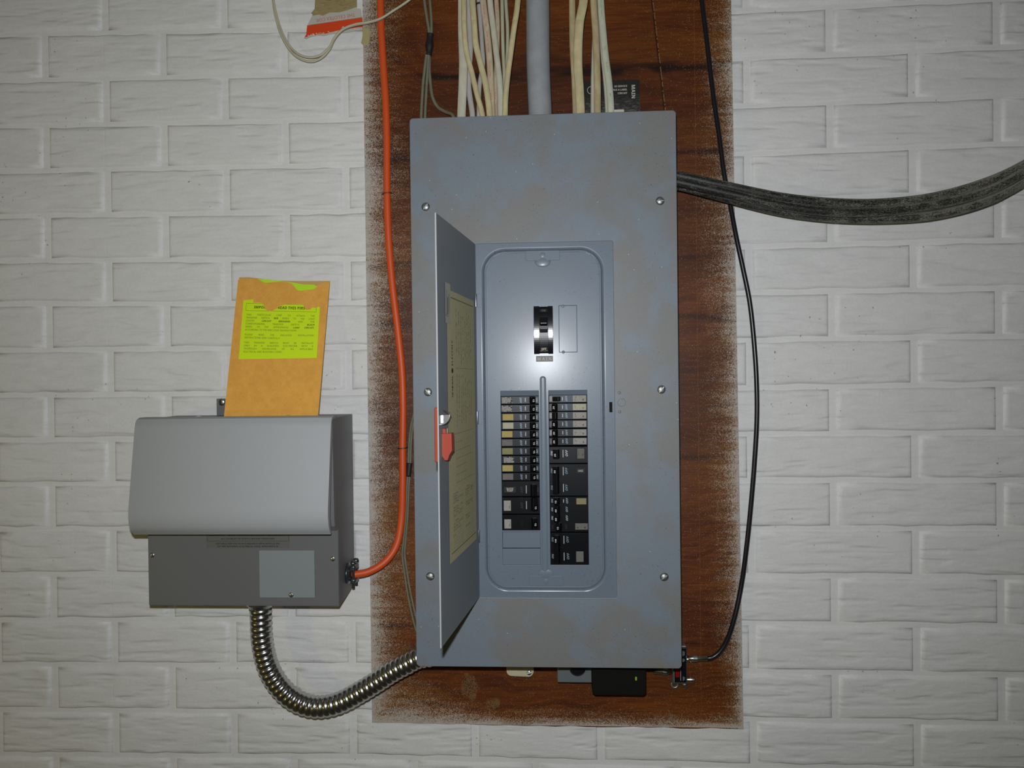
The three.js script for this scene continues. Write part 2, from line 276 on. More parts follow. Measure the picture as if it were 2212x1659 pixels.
{
  // enclosure: open-fronted tub
  const x0 = -PW / 2 + 0.004, x1 = PW / 2 - 0.004, y0 = YC - PH / 2 + 0.004, y1 = YC + PH / 2 - 0.004, z0 = BOARD.z1 + 0.0002, z1 = ZP - 0.002, t = 0.0015;
  mesh('enclosure', [bx(x0, x1, y0, y1, z0, z0 + t, PO, 0), bx(x0, x0 + t, y0, y1, z0, z1, PO, 0), bx(x1 - t, x1, y0, y1, z0, z1, PO, 0), bx(x0, x1, y0, y0 + t, z0, z1, PO, 0), bx(x0, x1, y1 - t, y1, z0, z1, PO, 0)], M.tub, panel);
  // cover with the door opening
  const b = 0.0009, s = rrect(-PW / 2 + b, PW / 2 - b, YC - PH / 2 + b, YC + PH / 2 - b, 0.0045);
  s.holes.push(rrect(HL - 0.0004, HR + 0.0004, HB - 0.0004, HT + 0.0004, 0.0035, THREE.Path));
  mesh('cover', rel(plate(s, ZP, 0.0026, b, b, 3)), M.cover, panel);
  // returns of the cover
  mesh('cover_flange', [bx(-PW / 2, -PW / 2 + 0.0015, YC - PH / 2 + 0.003, YC + PH / 2 - 0.003, ZP - 0.014, ZP - 0.0016, PO, 0), bx(PW / 2 - 0.0015, PW / 2, YC - PH / 2 + 0.003, YC + PH / 2 - 0.003, ZP - 0.014, ZP - 0.0016, PO, 0), bx(-PW / 2 + 0.003, PW / 2 - 0.003, YC - PH / 2, YC - PH / 2 + 0.0015, ZP - 0.014, ZP - 0.0016, PO, 0), bx(-PW / 2 + 0.003, PW / 2 - 0.003, YC + PH / 2 - 0.0015, YC + PH / 2, ZP - 0.014, ZP - 0.0016, PO, 0)], M.cover, panel);
  // door frame with the rounded, rolled opening
  const ZF = ZP - 0.0013, lx0 = PX(1041.5, 850, ZF), lx1 = PX(1308.5, 850, ZF), ly1 = PY(1175, 533.5, ZF), ly0 = PY(1180, 1279, ZF);
  const f = rrect(HL - 0.004, HR + 0.004, HB - 0.004, HT + 0.004, 0.002);
  f.holes.push(rrect(lx0, lx1, ly0, ly1, 0.034, THREE.Path));
  mesh('door_frame', rel(plate(f, ZF, 0.0094, 0.0044, 0.0046, 8, 28)), M.front, panel);
  const ls0 = mesh('latch_slot', bx(PX(1315.8, 880, ZF), PX(1323.2, 880, ZF), PY(1320, 891, ZF), PY(1320, 868, ZF), ZF - 0.003, ZF + 0.0002, PO, 0.0008, 2), mat(lin(0.004, 0.004, 0.005), 0.6, { specularIntensity: 0.2 }), panel); ls0.userData.label = 'black latch slot';
  // dead front with its cut-outs
  const ZD = ZP - 0.0062, X = (x) => PX(x, 1000, ZD), Y = (y) => PY(1178, y, ZD), d = rrect(lx0 + 0.001, lx1 - 0.001, ly0 + 0.001, ly1 - 0.001, 0.032);
  const hole = (xa, xb, ya, yb, r = 0.0006, yy) => d.holes.push(rrect(PX(xa, yy ?? (ya + yb) / 2, ZD), PX(xb, yy ?? (ya + yb) / 2, ZD), Y(yb), Y(ya), r, THREE.Path));
  hole(1153.5, 1193.5, 662, 763.5); hole(1207, 1247, 660, 762); hole(1082.5, 1166, 843, 1146.5, 0.0006, 1000); hole(1186, 1270.5, 843, 1221, 0.0006, 1000); hole(1085, 1168, 1148.5, 1221);
  mesh('dead_front', rel(plate(d, ZD, 0.0016, 0.0005, 0.0005, 2, 20)), M.front, panel);
  { const bd = rrect(lx0 + 0.0052, lx1 - 0.0052, ly0 + 0.0052, ly1 - 0.0052, 0.0295); bd.holes.push(rrect(lx0 + 0.0064, lx1 - 0.0064, ly0 + 0.0064, ly1 - 0.0064, 0.0283, THREE.Path)); mesh('bead', rel(toCreasedNormals(plate(bd, ZD + 0.0008, 0.0014, 0.0005, 0.0006, 3, 20), 0.8)), M.front, panel); }
  const fill = (n, xa, xb, ya, yb, dz = 0.0002) => mesh(n, bx(PX(xa, (ya + yb) / 2, ZD), PX(xb, (ya + yb) / 2, ZD), Y(yb), Y(ya), ZD - dz - 0.0014, ZD - dz, PO, 0.0003), M.front, panel);
  fill('knockout', 1207.9, 1246.1, 661, 761); fill('filler_plate', 1086, 1167, 1149.6, 1183.6, 0.0003); fill('filler_plate', 1086, 1167.4, 1185, 1220, 0.0003);
  for (const [x, y] of [[1216, 661.5], [1217, 760.5]]) { const q = lathe([[0, 0.0006], [0.0019, 0.0005], [0.0022, 0]], 14).applyMatrix4(AX.toZ); const c = P(x, y, ZD); q.translate(c.x, c.y, ZD); mesh('knockout_tab', rel(q), M.front, panel); }
  // ramps above the two breaker columns
  for (const [xa, xb] of [[1082.8, 1165.7], [1186.3, 1270.2]]) { const r = new THREE.BoxGeometry(X(xb) - X(xa), 0.0096, 0.001); r.rotateX(0.42); r.translate((X(xa) + X(xb)) / 2, (Y(843) + Y(853)) / 2 + 0.0004, ZD - 0.0026); mesh('ramp', rel(r), M.front, panel); }
  // shadowless dark backing behind the breakers: the insulating base
  mesh('breaker_base', bx(X(1078), X(1276), Y(1226), Y(640), ZD - 0.05, ZD - 0.028, PO, 0.001), M.black, panel);
  // pressed rib between the columns
  const rl = Y(812) - Y(1243), rib = new THREE.CapsuleGeometry(0.0044, rl - 0.0088, 8, 16); rib.scale(1.06, 1, 0.3); rib.rotateZ(0); rib.translate((PX(1174, 830, ZD) + PX(1176, 1200, ZD)) / 2, (Y(812) + Y(1243)) / 2, ZD - 0.0004); mesh('rib', rel(rib), M.front, panel);
  // tabs at head and foot of the dead front
  for (const [yc, s2] of [[552, 1], [1254.5, -1]]) {
    const cx = PX(s2 > 0 ? 1172 : 1179.5, yc, ZD), cy = Y(yc), w = 0.0235, h = 0.0066;
    const tb = plate(rrect(cx - w, cx + w, cy - h, cy + h, 0.0015), ZD + 0.0009, 0.0012, 0.0004, 0.0004, 2); mesh('tab', rel(tb), M.front, panel);
    const q = lathe([[0, 0.0005], [0.0032, 0.0005], [0.0037, 0]], 20).applyMatrix4(AX.toZ); q.translate(cx, cy + (s2 > 0 ? 0.0008 : -0.001), ZD + 0.0009); mesh('tab_stud', rel(q), M.front, panel);
    const dm = new THREE.SphereGeometry(0.010, 24, 12); dm.scale(1.15, 0.8, 0.15); dm.translate(cx, cy - s2 * 0.0085, ZD - 0.0003); mesh('dimple', rel(dm), M.front, panel);
  }
  // plate with the word for the master breaker
  const mp = canvasTex(256, 84, (g) => { g.fillStyle = '#8d8880'; g.fillRect(0, 0, 256, 84); g.fillStyle = '#a9a59c'; for (let k = 0; k < 500; k++) g.fillRect(rnd() * 256, rnd() * 84, 2, 2); g.fillStyle = '#c3c0b8'; g.font = 'bold 62px sans-serif'; g.textAlign = 'center'; g.textBaseline = 'middle'; g.fillText('M A I N', 128, 44); });
  const c0 = P(1158, 781.5, ZD), c1 = P(1194.5, 768.5, ZD); mesh('name_plate', bx(c0.x, c1.x, c0.y, c1.y, ZD, ZD + 0.0004, PO, 0), mat(lin(0.5, 0.48, 0.45), 0.6), panel);
  const pl = mesh('name_plate_print', sheet(c0.x, c1.x, c0.y, c1.y, ZD + 0.00045, PO), mat(lin(0.8, 0.8, 0.8), 0.6, { map: mp }), panel); pl.userData.label = 'taupe plate lettered with the word main';
  // pressed marks on the cover beside the latch slot
  const ring = new THREE.TorusGeometry(0.0054, 0.00035, 8, 28); { const c = P(1343, 869.5, ZP); ring.translate(c.x, c.y, ZP); } mesh('pressed_ring', rel(ring), M.cover, panel);
  for (const [x, y] of [[1338, 848.5], [1338.5, 889.5]]) { const q = new THREE.SphereGeometry(0.0021, 14, 8); q.scale(1, 1, 0.4); const c = P(x, y, ZP); q.translate(c.x, c.y, ZP); mesh('pressed_stud', rel(q), M.cover, panel); }
  // hinge knuckles
  for (const y of [649, 902.5, 1158]) { const c = P(1031.5, y, ZP), h = lathe([[0, -0.0088], [0.0019, -0.0088], [0.0019, 0.0088], [0, 0.0088]], 12); h.translate(HL + 0.0002, c.y, ZP + 0.0006); mesh('hinge', rel(h), M.zinc, panel); const k = bx(HL + 0.001, HL + 0.0075, c.y - 0.0095, c.y + 0.0095, ZF - 0.0005, ZF + 0.0006, PO, 0.0003); mesh('hinge_leaf', k, M.front, panel); }
}
// slotted screw head, cut once and shared
const screwGeo = (() => {
  const d = new Brush(lathe([[0, -0.001], [0.0052, -0.001], [0.0052, 0.0004], [0.0046, 0.0013], [0.003, 0.0021], [0, 0.0025]], 24)); d.updateMatrixWorld();
  const s = new Brush(new THREE.BoxGeometry(0.0125, 0.003, 0.0013)); s.position.y = 0.0022; s.updateMatrixWorld();
  const g = new Evaluator(); g.attributes = ['position', 'normal']; g.useGroups = false; const r = g.evaluate(d, s, SUBTRACTION).geometry; r.applyMatrix4(AX.toZ); return r;
})();
function screw(parent, o, c, turn = 0.5, k = 1, m = M.dullZinc, nm = 'screw') { const s = mesh(nm, screwGeo, m, parent); s.position.copy(c).sub(o); s.rotation.z = turn; s.scale.setScalar(k); return s; }
for (const [x, y, a] of [[919.5, 446.5, 0.9], [1426, 434, 0.02], [924.5, 847, -0.85], [1429, 841.5, 0.85], [929.5, 1245, -0.35], [1435, 1246.5, 0.6]]) { const c = P(x, y, ZP); screw(panel, PO, c, a); const w = new THREE.TorusGeometry(0.0054, 0.0005, 6, 24); w.translate(c.x - PO.x, c.y - PO.y, ZP - PO.z); mesh('screw_seat', w, M.darkSteel, panel); }

// ---- the open door with its wiring chart, catch and orange latch
{
  const door = mesh('door', bx(0.0008, DW, 0.0012, HT - HB - 0.0012, -0.0006, 0.0006, V(0, 0, 0), 0.0003), M.doorPaint, panel);
  door.position.set(HL, HB, ZP + 0.0012).sub(PO); door.rotation.y = Math.PI + ANG; panel.updateMatrixWorld(true);
  const inv = door.matrixWorld.clone().invert();
  const DP = (px, py) => { const o = camera.position.clone().applyMatrix4(inv), d = ray(px, py).transformDirection(inv), t = -o.z / d.z; return o.addScaledVector(d, t); };
  const hh = HT - HB;
  // turned edges of the door, bare and bright along the free edge
  mesh('edge_flange', bx(DW - 0.0004, DW + 0.0006, 0.001, hh - 0.001, -0.0006, 0.0012, V(0, 0, 0), 0.0003), mat(lin(0.42, 0.43, 0.43), 0.4), door);
  const a = DP(966.5, 900), b = DP(1025, 900), t = DP(966, 640), tt = DP(1022, 650), l = DP(972, 1215), s0 = b.x, s1 = a.x, y1 = DP(1022, 650.5).y, y0 = DP(1028, 1164).y;
  const chart = canvasTex(560, 1500, (g, w, h) => {                        // seen from inside the panel: x runs from the free edge to the hinge
    g.fillStyle = '#c6bf94'; g.fillRect(0, 0, w, h);
    for (let k = 0; k < 5200; k++) { const q = rnd(); g.fillStyle = q > 0.5 ? 'rgba(120,108,70,0.10)' : 'rgba(230,224,190,0.10)'; g.fillRect(rnd() * w, rnd() * h, 4 + rnd() * 10, 3 + rnd() * 6); }
    g.strokeStyle = '#6b6650'; g.lineWidth = 5; g.beginPath(); g.moveTo(30, 38); g.lineTo(w - 24, 38); g.moveTo(34, h - 46); g.lineTo(w - 14, h - 46); g.stroke();
    g.save(); g.translate(88, 590); g.rotate(-Math.PI / 2); g.fillStyle = '#2f2d24'; g.font = 'bold 30px sans-serif'; g.textBaseline = 'middle'; [...'GENERAL'].forEach((t, k) => g.fillText(t, k * 18 - 4, 0)); g.beginPath(); g.ellipse(146, 0, 14, 17, 0, 0, 7); g.fill(); [...'ELECTRIC'].forEach((t, k) => g.fillText(t, 172 + k * 18, 0)); g.restore();
    g.strokeStyle = 'rgba(70,66,48,0.55)'; g.lineWidth = 2;
    const words = (x0, x1, yy) => { let x = x0; while (x < x1) { const k = 8 + rnd() * 22; if (rnd() > 0.18) { g.fillStyle = `rgba(70,66,48,${0.3 + rnd() * 0.35})`; g.fillRect(x, yy, k, 5); } x += k + 6; } };
    const colWords = (xx, ya, yb) => { let y = ya; while (y < yb) { const k = 8 + rnd() * 22; if (rnd() > 0.2) { g.fillStyle = `rgba(70,66,48,${0.3 + rnd() * 0.4})`; g.fillRect(xx, y, 7, k); } y += k + 7; } };
    for (const x of [170, 215, 262, 300, 345, 390, 432, 470]) { colWords(x, 90 + rnd() * 90, 340 + rnd() * 60); colWords(x, 450 + rnd() * 60, 760 - rnd() * 70); }
    g.beginPath(); g.moveTo(150, 430); g.lineTo(w - 30, 430); g.moveTo(80, 800); g.lineTo(w - 30, 800); g.stroke();
    for (let k = 0; k < 9; k++) { g.beginPath(); g.moveTo(150 + k * 42, 830); g.lineTo(150 + k * 42, 1100); g.stroke(); } for (let k = 0; k < 6; k++) { g.beginPath(); g.moveTo(140, 850 + k * 46); g.lineTo(140 + 120 + rnd() * 260, 850 + k * 46); g.stroke(); }
    for (let r = 0; r < 20; r++) { const yy = 1130 + r * 15.5; g.fillStyle = 'rgba(90,84,60,0.35)'; g.fillRect(70, yy + 9, 210, 2); g.fillRect(310, yy + 9, 200, 2); if (r < 16 && r % 5 !== 4) { words(80, 150 + rnd() * 120, yy); if (rnd() > 0.2) words(320, 390 + rnd() * 110, yy); } }
  });
  // sheet on the inner face (local -z): u = 0 at the free edge
  const sheetD = (n, sa, sb, ya, yb, z, tex, lab) => { const g = new THREE.PlaneGeometry(sb - sa, yb - ya); g.rotateY(Math.PI); g.translate((sa + sb) / 2, (ya + yb) / 2, z); const m = mesh(n, g, mat(lin(0.82, 0.82, 0.8), 0.8, { map: tex, side: THREE.DoubleSide }), door); m.userData.label = lab; return m; };
  sheetD('wiring_chart', s0, s1, y0, y1, -0.0009, chart, 'yellowed paper wiring chart');
  const strip = canvasTex(96, 700, (g, w, h) => { g.fillStyle = '#b9b5a8'; g.fillRect(0, 0, w, h); g.save(); g.translate(34, 40); g.rotate(Math.PI / 2); g.fillStyle = '#4b4a45'; g.fillRect(200, -14, 300, 10); g.fillRect(140, -34, 330, 6); g.fillRect(90, 4, 450, 5); g.restore(); g.strokeStyle = '#4b4a45'; g.lineWidth = 4; g.beginPath(); g.arc(34, 560, 22, 0, 7); g.stroke(); });
  const q0 = DP(959.5, 640), q1 = DP(971, 640), qa = DP(960, 609.5).y, qb = DP(963, 698).y; sheetD('approval_strip', q1.x, q0.x, qb, qa, -0.0012, strip, 'narrow pale label strip');
  // sprung steel catch
  const prot = new THREE.Matrix4().makeBasis(V(0, 0, -1), V(0, 1, 0), V(1, 0, 0)), stand = (shape, t, sx, y) => { const g = plate(shape, t / 2, t, 0.0004, 0.0004, 2, 14); g.applyMatrix4(prot); g.translate(sx, y, -0.0006); return g; };
  const ca = DP(949, 897), cs = new THREE.Shape(), R = 0.0112; cs.moveTo(0, 0); cs.lineTo(R, 0.0004); cs.absarc(0, 0, R, 0, -Math.PI / 2, true); cs.lineTo(0, 0);
  const cat = mesh('catch', stand(cs, 0.0016, DW - 0.006, ca.y), M.zinc, door); cat.userData.label = 'bright steel catch';
  mesh('catch_post', bx(DW - 0.009, DW - 0.0005, ca.y - 0.0092, ca.y + 0.0002, -0.0030, -0.0006, V(0, 0, 0), 0.0004), M.zinc, door);
  mesh('catch_spring', sweep([V(DW - 0.007, ca.y + 0.0055, -0.0042), V(DW - 0.007, ca.y + 0.004, -0.0080), V(DW - 0.007, ca.y + 0.0022, -0.0118), V(DW - 0.007, ca.y - 0.0008, -0.0128)], 0.0005, 0.0005, 20, 8), M.darkSteel, door);
  // orange latch: slide on the outside, body on the inside
  const red = mat(lin(0.36, 0.045, 0.018), 0.5), oa = DP(946, 881), ob = DP(952, 998);
  const sl = mesh('latch_slide', bx(DW - 0.024, DW - 0.004, ob.y, oa.y, 0.0006, 0.0062, V(0, 0, 0), 0.001), red, door); sl.userData.label = 'orange-red plastic slide on the outer face';
  mesh('latch_recess', bx(DW - 0.022, DW - 0.006, ob.y - 0.008, ob.y, 0.0006, 0.004, V(0, 0, 0), 0.0008), M.black, door);
  const ra = DP(952, 938), ls = new THREE.Shape(), q = 0.0108; ls.moveTo(0, 0); ls.lineTo(q, 0.0006); ls.lineTo(q + 0.0003, -0.0195); ls.lineTo(q * 0.72, -0.0245); ls.lineTo(q * 0.55, -0.0300); ls.lineTo(q * 0.28, -0.0300); ls.lineTo(0, -0.0250);
  const lb = mesh('latch_body', stand(ls, 0.011, DW - 0.0175, ra.y), red, door); lb.userData.label = 'orange-red plastic latch body';
  mesh('latch_lug', bx(DW - 0.022, DW - 0.013, ra.y + 0.0004, ra.y + 0.0062, -0.0048, -0.0006, V(0, 0, 0), 0.0006), red, door);
  mesh('latch_pin', bx(DW - 0.017, DW - 0.0155, ra.y + 0.0005, ra.y + 0.0062, -0.0062, -0.0052, V(0, 0, 0), 0.0003), M.zinc, door);
}

// ---------------------------------------------------------------- circuit breakers
const ATLAS = document.createElement('canvas'); ATLAS.width = 1024; ATLAS.height = 2048;
const ag = ATLAS.getContext('2d'); ag.fillStyle = '#101215'; ag.fillRect(0, 0, 1024, 2048);
const cur = [[0, 0], [344, 0], [690, 0], [836, 0], [898, 0]];
function cell(c, w, h, draw) {
  const [x, y] = cur[c]; cur[c][1] = y + h + 6; ag.save(); ag.beginPath(); ag.rect(x, y, w, h); ag.clip(); ag.translate(x, y); draw(ag, w, h); ag.restore();
  return [(x + 0.5) / 1024, 1 - (y + h - 0.5) / 2048, (x + w - 0.5) / 1024, 1 - (y + 0.5) / 2048];
}
const atlasTex = new THREE.CanvasTexture(ATLAS); atlasTex.colorSpace = THREE.SRGBColorSpace; atlasTex.magFilter = THREE.LinearFilter;
M.print = mat(lin(1, 1, 1), 0.34, { map: atlasTex, specularIntensity: 0.3 });
M.sticker = mat(lin(0.9, 0.9, 0.9), 0.75, { map: atlasTex });
M.bakelite = mat(lin(0.006, 0.006, 0.007), 0.3, { specularIntensity: 0.45 });
M.breaker = mat(lin(0.010, 0.011, 0.013), 0.28, { specularIntensity: 0.6 });
const stickerKinds = {
  grey: ['#a29d94', '#6d6a64', '#c4c0b7'], dark: ['#6f6c66', '#3f3d39', '#94908a'], yellow: ['#b49f58', '#87713a', '#cdbf86'], pale: ['#b6b29a', '#8f8a72', '#d2cfba'], olive: ['#8e8657', '#66603c', '#aca671'], ragged: ['#9c9890', '#2a2b2c', '#bdbab2'],
};
function speckle(g, w, h, [a, b, c], n = 1) { g.fillStyle = a; g.fillRect(0, 0, w, h); for (let k = 0; k < w * h * 0.05 * n; k++) { g.fillStyle = rnd() > 0.5 ? b : c; g.globalAlpha = 0.45; g.fillRect(rnd() * w, rnd() * h, 1 + rnd() * 3.5, 1 + rnd() * 3); } g.globalAlpha = 1; }
function turned(g, text, x, y, size, dir, color, font = 'italic bold') { g.save(); g.translate(x, y); g.rotate(dir * Math.PI / 2); g.fillStyle = color; g.font = `${font} ${size}px sans-serif`; g.textAlign = 'center'; g.textBaseline = 'middle'; g.fillText(text, 0, 0); g.restore(); }
const ZB = ZP - 0.0082, ZBF = ZB + 0.0001;
/** One breaker: col 0 beside the door, 1 on the latch side; y0..y1 pixel rows; poles: [{y, h, amps, sticker, tick, off}] */
function breaker(col, y0, y1, label, spec) {
  const dir = col ? -1 : 1, fx = (f) => (col ? 1186.8 + (1 - f) * 83 : 1083.2 + f * 82.6);      // f runs from the outer side to the rib
  const ym = (y0 + y1) / 2, X = (f) => PX(fx(f) + (ym - 1000) * 0.011, ym, ZB), Y = (y) => PY(1178, y, ZB), xa = Math.min(X(0), X(1)), xb = Math.max(X(0), X(1));
  const o = V((xa + xb) / 2, (Y(y0) + Y(y1)) / 2, ZB - 0.022), t = thing('circuit_breaker', label, 'circuit breaker', o, spec.group);
  mesh('body', bx(xa, xb, Y(y1), Y(y0), ZB - 0.026, ZB, o, 0.0010, 3), M.breaker, t);
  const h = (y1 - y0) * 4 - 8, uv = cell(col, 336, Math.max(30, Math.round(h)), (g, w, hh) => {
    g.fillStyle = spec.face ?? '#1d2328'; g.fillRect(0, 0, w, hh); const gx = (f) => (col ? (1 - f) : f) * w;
    for (const p of spec.poles) {
      const cy = (p.y - y0) * 4 - 4, ink = p.ink ?? '#9fb0b8';
      if (p.off !== 0) turned(g, 'OFF', gx(p.offAt ?? 0.52), cy, p.size ?? 26, dir, ink);
      if (p.tick !== 0) { g.fillStyle = '#c9c9c6'; g.fillRect(gx(0.645) - 3, cy - (p.tick ?? 17), 6, 2 * (p.tick ?? 17)); }
      if (p.on !== 0) turned(g, 'ON', gx(0.945), cy, p.size ? p.size - 4 : 22, dir, ink);
      g.fillStyle = '#060708'; g.fillRect(Math.min(gx(0.69), gx(0.91)), cy - (p.slot ?? 24), Math.abs(gx(0.91) - gx(0.69)), 2 * (p.slot ?? 24));
    }
  });
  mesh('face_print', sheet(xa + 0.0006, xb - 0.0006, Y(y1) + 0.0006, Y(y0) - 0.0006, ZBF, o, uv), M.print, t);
  for (const hd of spec.handles) {
    const ha = X(hd.f0 ?? 0.755), hb = X(hd.f1 ?? 0.885), l = Math.min(ha, hb), r = Math.max(ha, hb);
    const hw2 = (r - l) / 2, hc = V((l + r) / 2, (Y(hd.y1) + Y(hd.y0)) / 2, ZB), hn = mesh('handle', new RoundedBoxGeometry(2 * hw2, Math.abs(Y(hd.y0) - Y(hd.y1)), 0.0084, 3, 0.0011).translate(0, 0, 0.0010), M.bakelite, t); hn.position.copy(hc).sub(o); hn.rotation.y = (hd.lean ?? 0.42) * (col ? -1 : 1);
    for (const [num, ny] of hd.nums ?? []) {
      const q = cell(3, 56, 60, (g, w, hh) => { g.fillStyle = '#060607'; g.fillRect(0, 0, w, hh); turned(g, num, 28, 30, num.length > 2 ? 28 : 34, dir, '#dcdcd8', 'bold'); });
      const hw = 0.0031, sub = mesh('rating_print', sheet(-hw, hw, Y(ny) - hc.y - 0.0036, Y(ny) - hc.y + 0.0036, 0.00528, V(0, 0, 0), q), M.print, hn); sub.userData.label = 'white amp rating';
    }
  }
  for (const s of spec.stickers ?? []) {
    const [f0, f1, ya, yb, kind, text] = s, sa = X(f0), sb = X(f1), l = Math.min(sa, sb), r = Math.max(sa, sb), k = stickerKinds[kind];
    const q = cell(f0 > 0.5 ? 4 : 2, f0 > 0.5 ? 60 : 140, Math.round((yb - ya) * 4), (g, w, hh) => {
      if (text) { g.fillStyle = '#23231f'; g.fillRect(0, 0, w, hh); for (let i = 0; i < 60; i++) { g.fillStyle = '#33332d'; g.fillRect(rnd() * w, rnd() * hh, 6, 3); } g.fillStyle = '#b9b5a6'; g.font = 'bold 25px sans-serif'; g.textAlign = 'center'; g.textBaseline = 'middle'; text.forEach((z, i) => g.fillText(z, w * 0.5, hh / (text.length + 1) * (i + 1))); }
      else { speckle(g, w, hh, k, kind === 'ragged' ? 2 : 1); if (kind === 'ragged') for (let i = 0; i < 26; i++) { g.fillStyle = '#24282b'; const e = rnd(); g.fillRect(e > 0.5 ? w - rnd() * 26 : rnd() * w, e > 0.5 ? rnd() * hh : (rnd() > 0.5 ? 0 : hh - 8), 4 + rnd() * 12, 3 + rnd() * 8); } if (s[6]) { g.fillStyle = k[1]; for (let i = 0; i < 5; i++) g.fillRect(w * (col ? 0.12 : 0.72) + rnd() * 16, hh * 0.15 + rnd() * hh * 0.6, 5, 9); g.fillRect(w * 0.72, hh * 0.52, 16, 16); } }
    });
    const st = mesh('sticker', bx(l, r, Y(yb), Y(ya), ZBF, ZBF + 0.0004, o, 0), mat(lin(0.3, 0.29, 0.26), 0.8), t);
    mesh('sticker_face', sheet(l, r, Y(yb), Y(ya), ZBF + 0.00045, o, q), M.sticker, st);
  }
  return t;
}
const ord = ['topmost', 'second', 'third', 'fourth', 'fifth', 'sixth', 'seventh', 'eighth', 'ninth', 'tenth'];
const slimL = [['ragged', 'torn grey'], ['ragged', 'frayed grey'], ['yellow', 'yellow'], ['pale', 'pale cream'], ['yellow', 'mustard'], ['dark', 'worn grey'], ['olive', 'olive'], ['ragged', 'mostly peeled'], ['yellow', 'half-yellow'], ['dark', 'dark grey']];
slimL.forEach(([k, w], i) => {
  const c = 863.6 + i * 18.42, sh = [0.03, 0.02, 0.05, 0.05, 0.02, 0.02, 0.025, 0.06, 0.025, 0.03][i];
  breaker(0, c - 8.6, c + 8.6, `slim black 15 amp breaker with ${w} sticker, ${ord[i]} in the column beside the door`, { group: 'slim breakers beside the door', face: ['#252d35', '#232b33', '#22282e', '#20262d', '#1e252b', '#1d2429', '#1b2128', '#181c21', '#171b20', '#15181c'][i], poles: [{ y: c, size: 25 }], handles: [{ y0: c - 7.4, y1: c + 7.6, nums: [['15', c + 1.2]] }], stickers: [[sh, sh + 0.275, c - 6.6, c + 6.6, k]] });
});
const wide = (h) => ({ size: 30, tick: h, slot: h * 1.7 });
breaker(0, 1039, 1072, 'full-width breaker with dark lettered strip label, under the slim ones beside the door', { face: '#0d0f11', poles: [{ y: 1057, ...wide(34), ink: '#3c4143' }], handles: [{ y0: 1046, y1: 1071.5, f0: 0.76, f1: 0.90 }], stickers: [[0.06, 0.37, 1051.5, 1063.5, 'dark', ['WATER', 'PUMP']]] });
breaker(0, 1074, 1110, 'full-width 15 amp breaker with a scuffed square label, second up from the blank plates', { face: '#0c0e10', poles: [{ y: 1091, ...wide(34), ink: '#3c4143', on: 0 }], handles: [{ y0: 1074.5, y1: 1103, f0: 0.77, f1: 0.92, nums: [['15', 1095.5]] }], stickers: [[0.05, 0.235, 1081, 1103, 'grey', null, 1]] });
breaker(0, 1112, 1146, 'full-width 15 amp breaker with a scuffed square label, right above the blank plates', { face: '#0a0b0d', poles: [{ y: 1130, ...wide(30), ink: '#1c1f20', on: 0, tick: 0 }], handles: [{ y0: 1119, y1: 1143, f0: 0.77, f1: 0.90, nums: [['15', 1131.5]] }], stickers: [[0.06, 0.235, 1121.5, 1141.5, 'grey', null, 1]] });
const slimR = [[861.8, 0.60], [880.0, 0], [898.1, 0], [916.3, 0], [935.0, 0], [953.6, 0]];
slimR.forEach(([c, shift], i) => {
  const t = i ? { y0: c - 7.6, y1: c + 8, f0: 0.775, f1: 0.895, nums: i === 2 ? [] : [['20', c + 0.8]] } : { y0: c - 4.6, y1: c + 5.2, f0: 0.70, f1: 0.88, nums: [] };
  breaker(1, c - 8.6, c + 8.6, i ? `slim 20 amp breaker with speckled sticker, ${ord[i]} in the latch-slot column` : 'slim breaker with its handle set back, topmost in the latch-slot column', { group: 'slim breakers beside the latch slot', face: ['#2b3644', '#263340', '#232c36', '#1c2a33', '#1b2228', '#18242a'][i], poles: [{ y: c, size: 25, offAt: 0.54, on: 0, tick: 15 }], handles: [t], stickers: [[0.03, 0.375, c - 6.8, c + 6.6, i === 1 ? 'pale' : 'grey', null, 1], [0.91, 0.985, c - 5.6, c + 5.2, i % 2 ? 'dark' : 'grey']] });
});
breaker(1, 965, 1001, 'single 20 amp breaker with square foil label, under the slim latch-slot ones', { face: '#17191d', poles: [{ y: 980, ...wide(32), offAt: 0.55, ink: '#c5cacc' }], handles: [{ y0: 971, y1: 991, f0: 0.74, f1: 0.885, nums: [['20', 983]] }], stickers: [[0.09, 0.27, 969.5, 991, 'dark', null, 1]] });
breaker(1, 1002.5, 1071.5, 'double 30 amp breaker labelled for the range, one long handle across both poles', { face: '#101418', poles: [{ y: 1018, ...wide(36), offAt: 0.56, ink: '#86a0ad' }, { y: 1054, ...wide(34), offAt: 0.56, ink: '#869aa4' }], handles: [{ y0: 1008, y1: 1067, f0: 0.755, f1: 0.895, nums: [['30', 1018.5]] }], stickers: [[0.08, 0.30, 1012, 1022.5, 'dark', ['RANGE']]] });
breaker(1, 1073, 1149, 'four-pole breaker block with paired 40 amp handles between two 15 amp ones', { face: '#0f1114', poles: [{ y: 1082.5, size: 26, offAt: 0.55, tick: 15 }, { y: 1101, size: 26, tick: 0, offAt: 0.56 }, { y: 1119.5, size: 26, tick: 0, offAt: 0.56, ink: '#b2bdc0' }, { y: 1138, size: 24, tick: 0, offAt: 0.58, ink: '#30383a' }], handles: [{ y0: 1075, y1: 1090.5, f0: 0.745, f1: 0.87, nums: [['15', 1083.5]] }, { y0: 1091.5, y1: 1128.5, f0: 0.745, f1: 0.87, nums: [['40', 1102.5], ['40', 1121]] }, { y0: 1129.5, y1: 1148, f0: 0.70, f1: 0.82, nums: [['15', 1140]] }], stickers: [[0.05, 0.31, 1076.5, 1089.5, 'olive', null], [0.02, 0.345, 1130.5, 1144, 'dark', null, 1]] });
